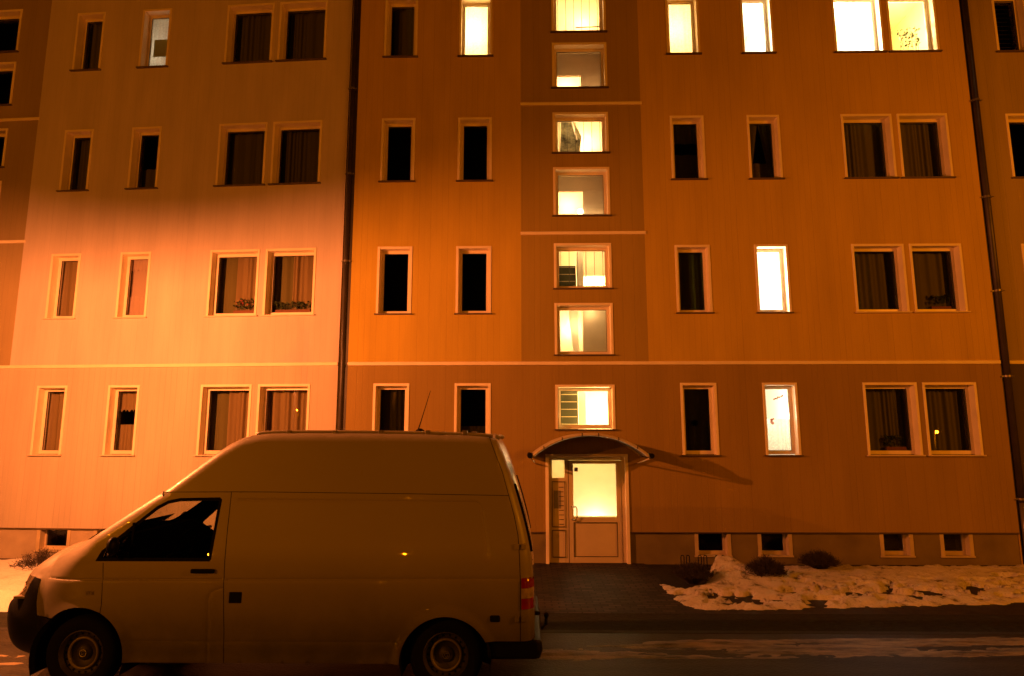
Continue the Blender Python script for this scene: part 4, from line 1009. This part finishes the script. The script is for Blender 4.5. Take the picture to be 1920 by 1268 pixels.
iw = next(i for i, p in enumerate(OUTS) if p[0] > -4.30 and p[1] > 1.3)
skin('bonnet', OUTS[i0:iw + 1], paint, lambda x, z: .03 + .09 * max(0, min(1, (-4.6 - x) / .35)))
skin('windscreen', OUTS[iw:i1 + 1], M_['carglass'], .05)
skin('roof', OUTS[i1:i2 + 1], paint, .018)
skin('rear_doors', OUTS[i2:], paint, .02)
# wiper at the foot of the windscreen
MB().tube([(-4.36, -.55, 1.385), (-4.30, -.1, 1.43), (-4.27, .35, 1.44)], .012, 6).tube([(-4.34, -.45, 1.40), (-4.27, -.40, 1.46)], .02, 6).build('wiper', M_['rubber'], van)
MB().add([(-4.37, -.68, 1.365), (-4.37, .68, 1.365), (-4.22, .68, 1.47), (-4.22, -.68, 1.47)], [(0, 1, 2, 3)]).build('cowl', M_['rubber'], van)
# floor, bulkhead, liners
MB().box(-4.55, .05, -.80, .80, .30, .40).build('underbody', M_['rubber'], van)
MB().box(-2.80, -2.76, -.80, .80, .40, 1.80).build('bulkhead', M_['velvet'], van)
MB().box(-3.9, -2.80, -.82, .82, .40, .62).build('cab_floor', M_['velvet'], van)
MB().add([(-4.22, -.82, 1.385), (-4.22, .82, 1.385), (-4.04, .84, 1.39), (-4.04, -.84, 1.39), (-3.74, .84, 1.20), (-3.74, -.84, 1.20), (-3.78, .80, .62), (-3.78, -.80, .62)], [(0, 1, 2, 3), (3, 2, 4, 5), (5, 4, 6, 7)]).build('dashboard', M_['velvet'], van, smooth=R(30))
for sy in (-.42, .42):
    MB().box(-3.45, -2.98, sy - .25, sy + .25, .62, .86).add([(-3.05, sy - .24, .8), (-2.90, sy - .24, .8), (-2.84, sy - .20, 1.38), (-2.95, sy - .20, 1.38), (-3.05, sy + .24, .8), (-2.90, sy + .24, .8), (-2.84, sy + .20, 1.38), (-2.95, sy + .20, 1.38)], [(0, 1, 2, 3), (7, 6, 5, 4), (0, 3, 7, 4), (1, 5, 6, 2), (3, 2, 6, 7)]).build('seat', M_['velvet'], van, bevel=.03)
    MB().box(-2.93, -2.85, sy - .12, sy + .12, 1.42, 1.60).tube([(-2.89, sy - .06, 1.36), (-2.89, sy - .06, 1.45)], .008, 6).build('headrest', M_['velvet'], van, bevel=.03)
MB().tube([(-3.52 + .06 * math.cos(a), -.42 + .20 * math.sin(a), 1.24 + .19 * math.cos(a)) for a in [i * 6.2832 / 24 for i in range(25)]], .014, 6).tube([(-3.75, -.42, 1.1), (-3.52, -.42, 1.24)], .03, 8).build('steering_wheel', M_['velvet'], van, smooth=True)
MB().box(-3.54, -3.52, -.10, .10, 1.70, 1.76).tube([(-3.53, 0, 1.75), (-3.50, 0, 1.83)], .008, 6).build('rear_view_mirror', M_['black'], van, bevel=.01)
for sy in (-.42, .42): MB().box(-3.46, -3.28, sy - .2, sy + .2, 1.775, 1.79).build('sun_visor', M_['black'], van)
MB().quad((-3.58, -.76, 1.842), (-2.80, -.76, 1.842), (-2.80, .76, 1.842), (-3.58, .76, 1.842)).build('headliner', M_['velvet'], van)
# wheel housings
for cx, rr_ in ((FAC[0], FAR_), (RAC[0], RAR)):
    for side in (-1, 1):
        mb = MB(); arcp = [(cx + rr_ * math.cos(math.radians(a)), .33 + rr_ * math.sin(math.radians(a))) for a in range(-20, 201, 10)]
        for (xa, za), (xb, zb_) in zip(arcp, arcp[1:]): mb.quad((xa, side * .945, za), (xb, side * .945, zb_), (xb, side * .6, zb_), (xa, side * .6, za))
        mb.add([(cx, side * .6, .33)] + [(a, side * .6, b) for a, b in arcp], [(0, i, i + 1) for i in range(1, len(arcp))]); mb.build('wheel_housing', M_['rubber'], van)
# wheels
WR = .345
steel = mat('steel_rim', (.035, .032, .028), .6, metal=.2, var=.3)
ringm = mat('rim_ring', (.17, .15, .11), .5, metal=.2, var=.3)
for cx in (-4.20, -.735):
    for side in (-1, 1):
        wh = empty('wheel', (cx, side * .80, WR + .005)); wh.parent = van
        s = side
        MB().lathe([(.215, s * .085), (.25, s * .10), (.31, s * .098), (.338, s * .075), (WR, s * .03), (WR, -s * .06), (.33, -s * .1), (.22, -s * .1)], 56, (0, 0, 0), 'Y').build('tyre', M_['rubber'], wh, smooth=R(60))
        MB().lathe([(.215, s * .085), (.208, s * .088), (.200, s * .07), (.188, s * .035), (.160, s * .03), (.15, s * .045), (.146, s * .05), (.128, s * .05), (.12, s * .035), (.075, s * .02), (.06, s * .045), (.0, s * .05)], 48, (0, 0, 0), 'Y').build('rim', steel, wh, smooth=R(60))
        MB().lathe([(.150, s * .046), (.146, s * .056), (.130, s * .056), (.126, s * .046)], 48, (0, 0, 0), 'Y').build('rim_ring', ringm, wh, smooth=True)
        sl = MB()
        for k in range(18):
            a = k * 2 * math.pi / 18; ca, sa = math.cos(a), math.sin(a)
            q = [(.165, -.008), (.184, -.010), (.184, .010), (.165, .008)]
            sl.add([(r_ * ca - t_ * sa, s * .0375, r_ * sa + t_ * ca) for r_, t_ in q], [(0, 1, 2, 3)])
        sl.build('rim_slots', M_['rubber'], wh)
        MB().lathe([(.034, s * .05), (.034, s * .056), (.029, s * .056), (.029, s * .05)], 24, (0, 0, 0), 'Y').tube([(-.018, s * .055, .02), (-.006, s * .055, -.02), (0, s * .055, -.004), (.006, s * .055, -.02), (.018, s * .055, .02)], .0032, 5).tube([(-.008, s * .055, .024), (0, s * .055, .004), (.008, s * .055, .024)], .0032, 5).build('hub_emblem', M_['chrome'], wh)
# rear bumper, tow hitch, antenna, mudguard
MB().add([(x, y, z) for y in (-.90, -.86, .86, .90) for (x, z) in [(-.36, .50), (.10, .50), (.165 if abs(y) < .88 else .12, .488), (.176 if abs(y) < .88 else .13, .40), (.15 if abs(y) < .88 else .10, .325), (-.34, .335)]],
         [(i + r * 6, (i + 1) % 6 + r * 6, (i + 1) % 6 + r * 6 + 6, i + r * 6 + 6) for r in range(3) for i in range(6)] + [(5, 4, 3, 2, 1, 0), (18, 19, 20, 21, 22, 23)]).build('rear_bumper', M_['black'], van, bevel=.02)
MB().tube([(.12, 0, .36), (.20, 0, .36), (.235, 0, .40), (.24, 0, .47)], .018, 8).lathe([(0, -.03), (.02, -.022), (.028, 0), (.02, .022), (0, .03)], 12, (.24, 0, .49)).build('tow_hitch', M_['rubber'], van, smooth=True)
MB().lathe([(0, 0), (.03, .0), (.034, .02), (.0, .03)], 14, (.13, -.55, .64), 'Z').build('rear_step_lamp', M_['rubber'], van, smooth=True)
an = MB().lathe([(.055, 2.43), (.05, 2.455), (.02, 2.475), (0, 2.478)], 16, (-1.16, 0, 0)).build('antenna_base', M_['rubber'], van, smooth=True)
MB().tube([(-1.18, 0, 2.465), (-1.15, 0, 2.56), (-1.05, 0, 2.90)], .008, 6, True, .0035).build('antenna_rod', M_['rubber'], an, smooth=True)
tx = bpy.data.curves.new('badge', 'FONT'); tx.body = 'TDI'; tx.size = .052; tx.extrude = .0015
to = bpy.data.objects.new('badge_tmp', tx); C.objects.link(to); bpy.context.view_layer.update()
me = bpy.data.meshes.new_from_object(to.evaluated_get(bpy.context.evaluated_depsgraph_get())); bpy.data.objects.remove(to)
me.materials.append(M_['zinc']); bo = bpy.data.objects.new('badge', me); C.objects.link(bo); bo.parent = nbody
bo.rotation_euler = (R(90), 0, 0); bo.location = (-4.17, -(SW(-4.12, .92) + .003), .90)
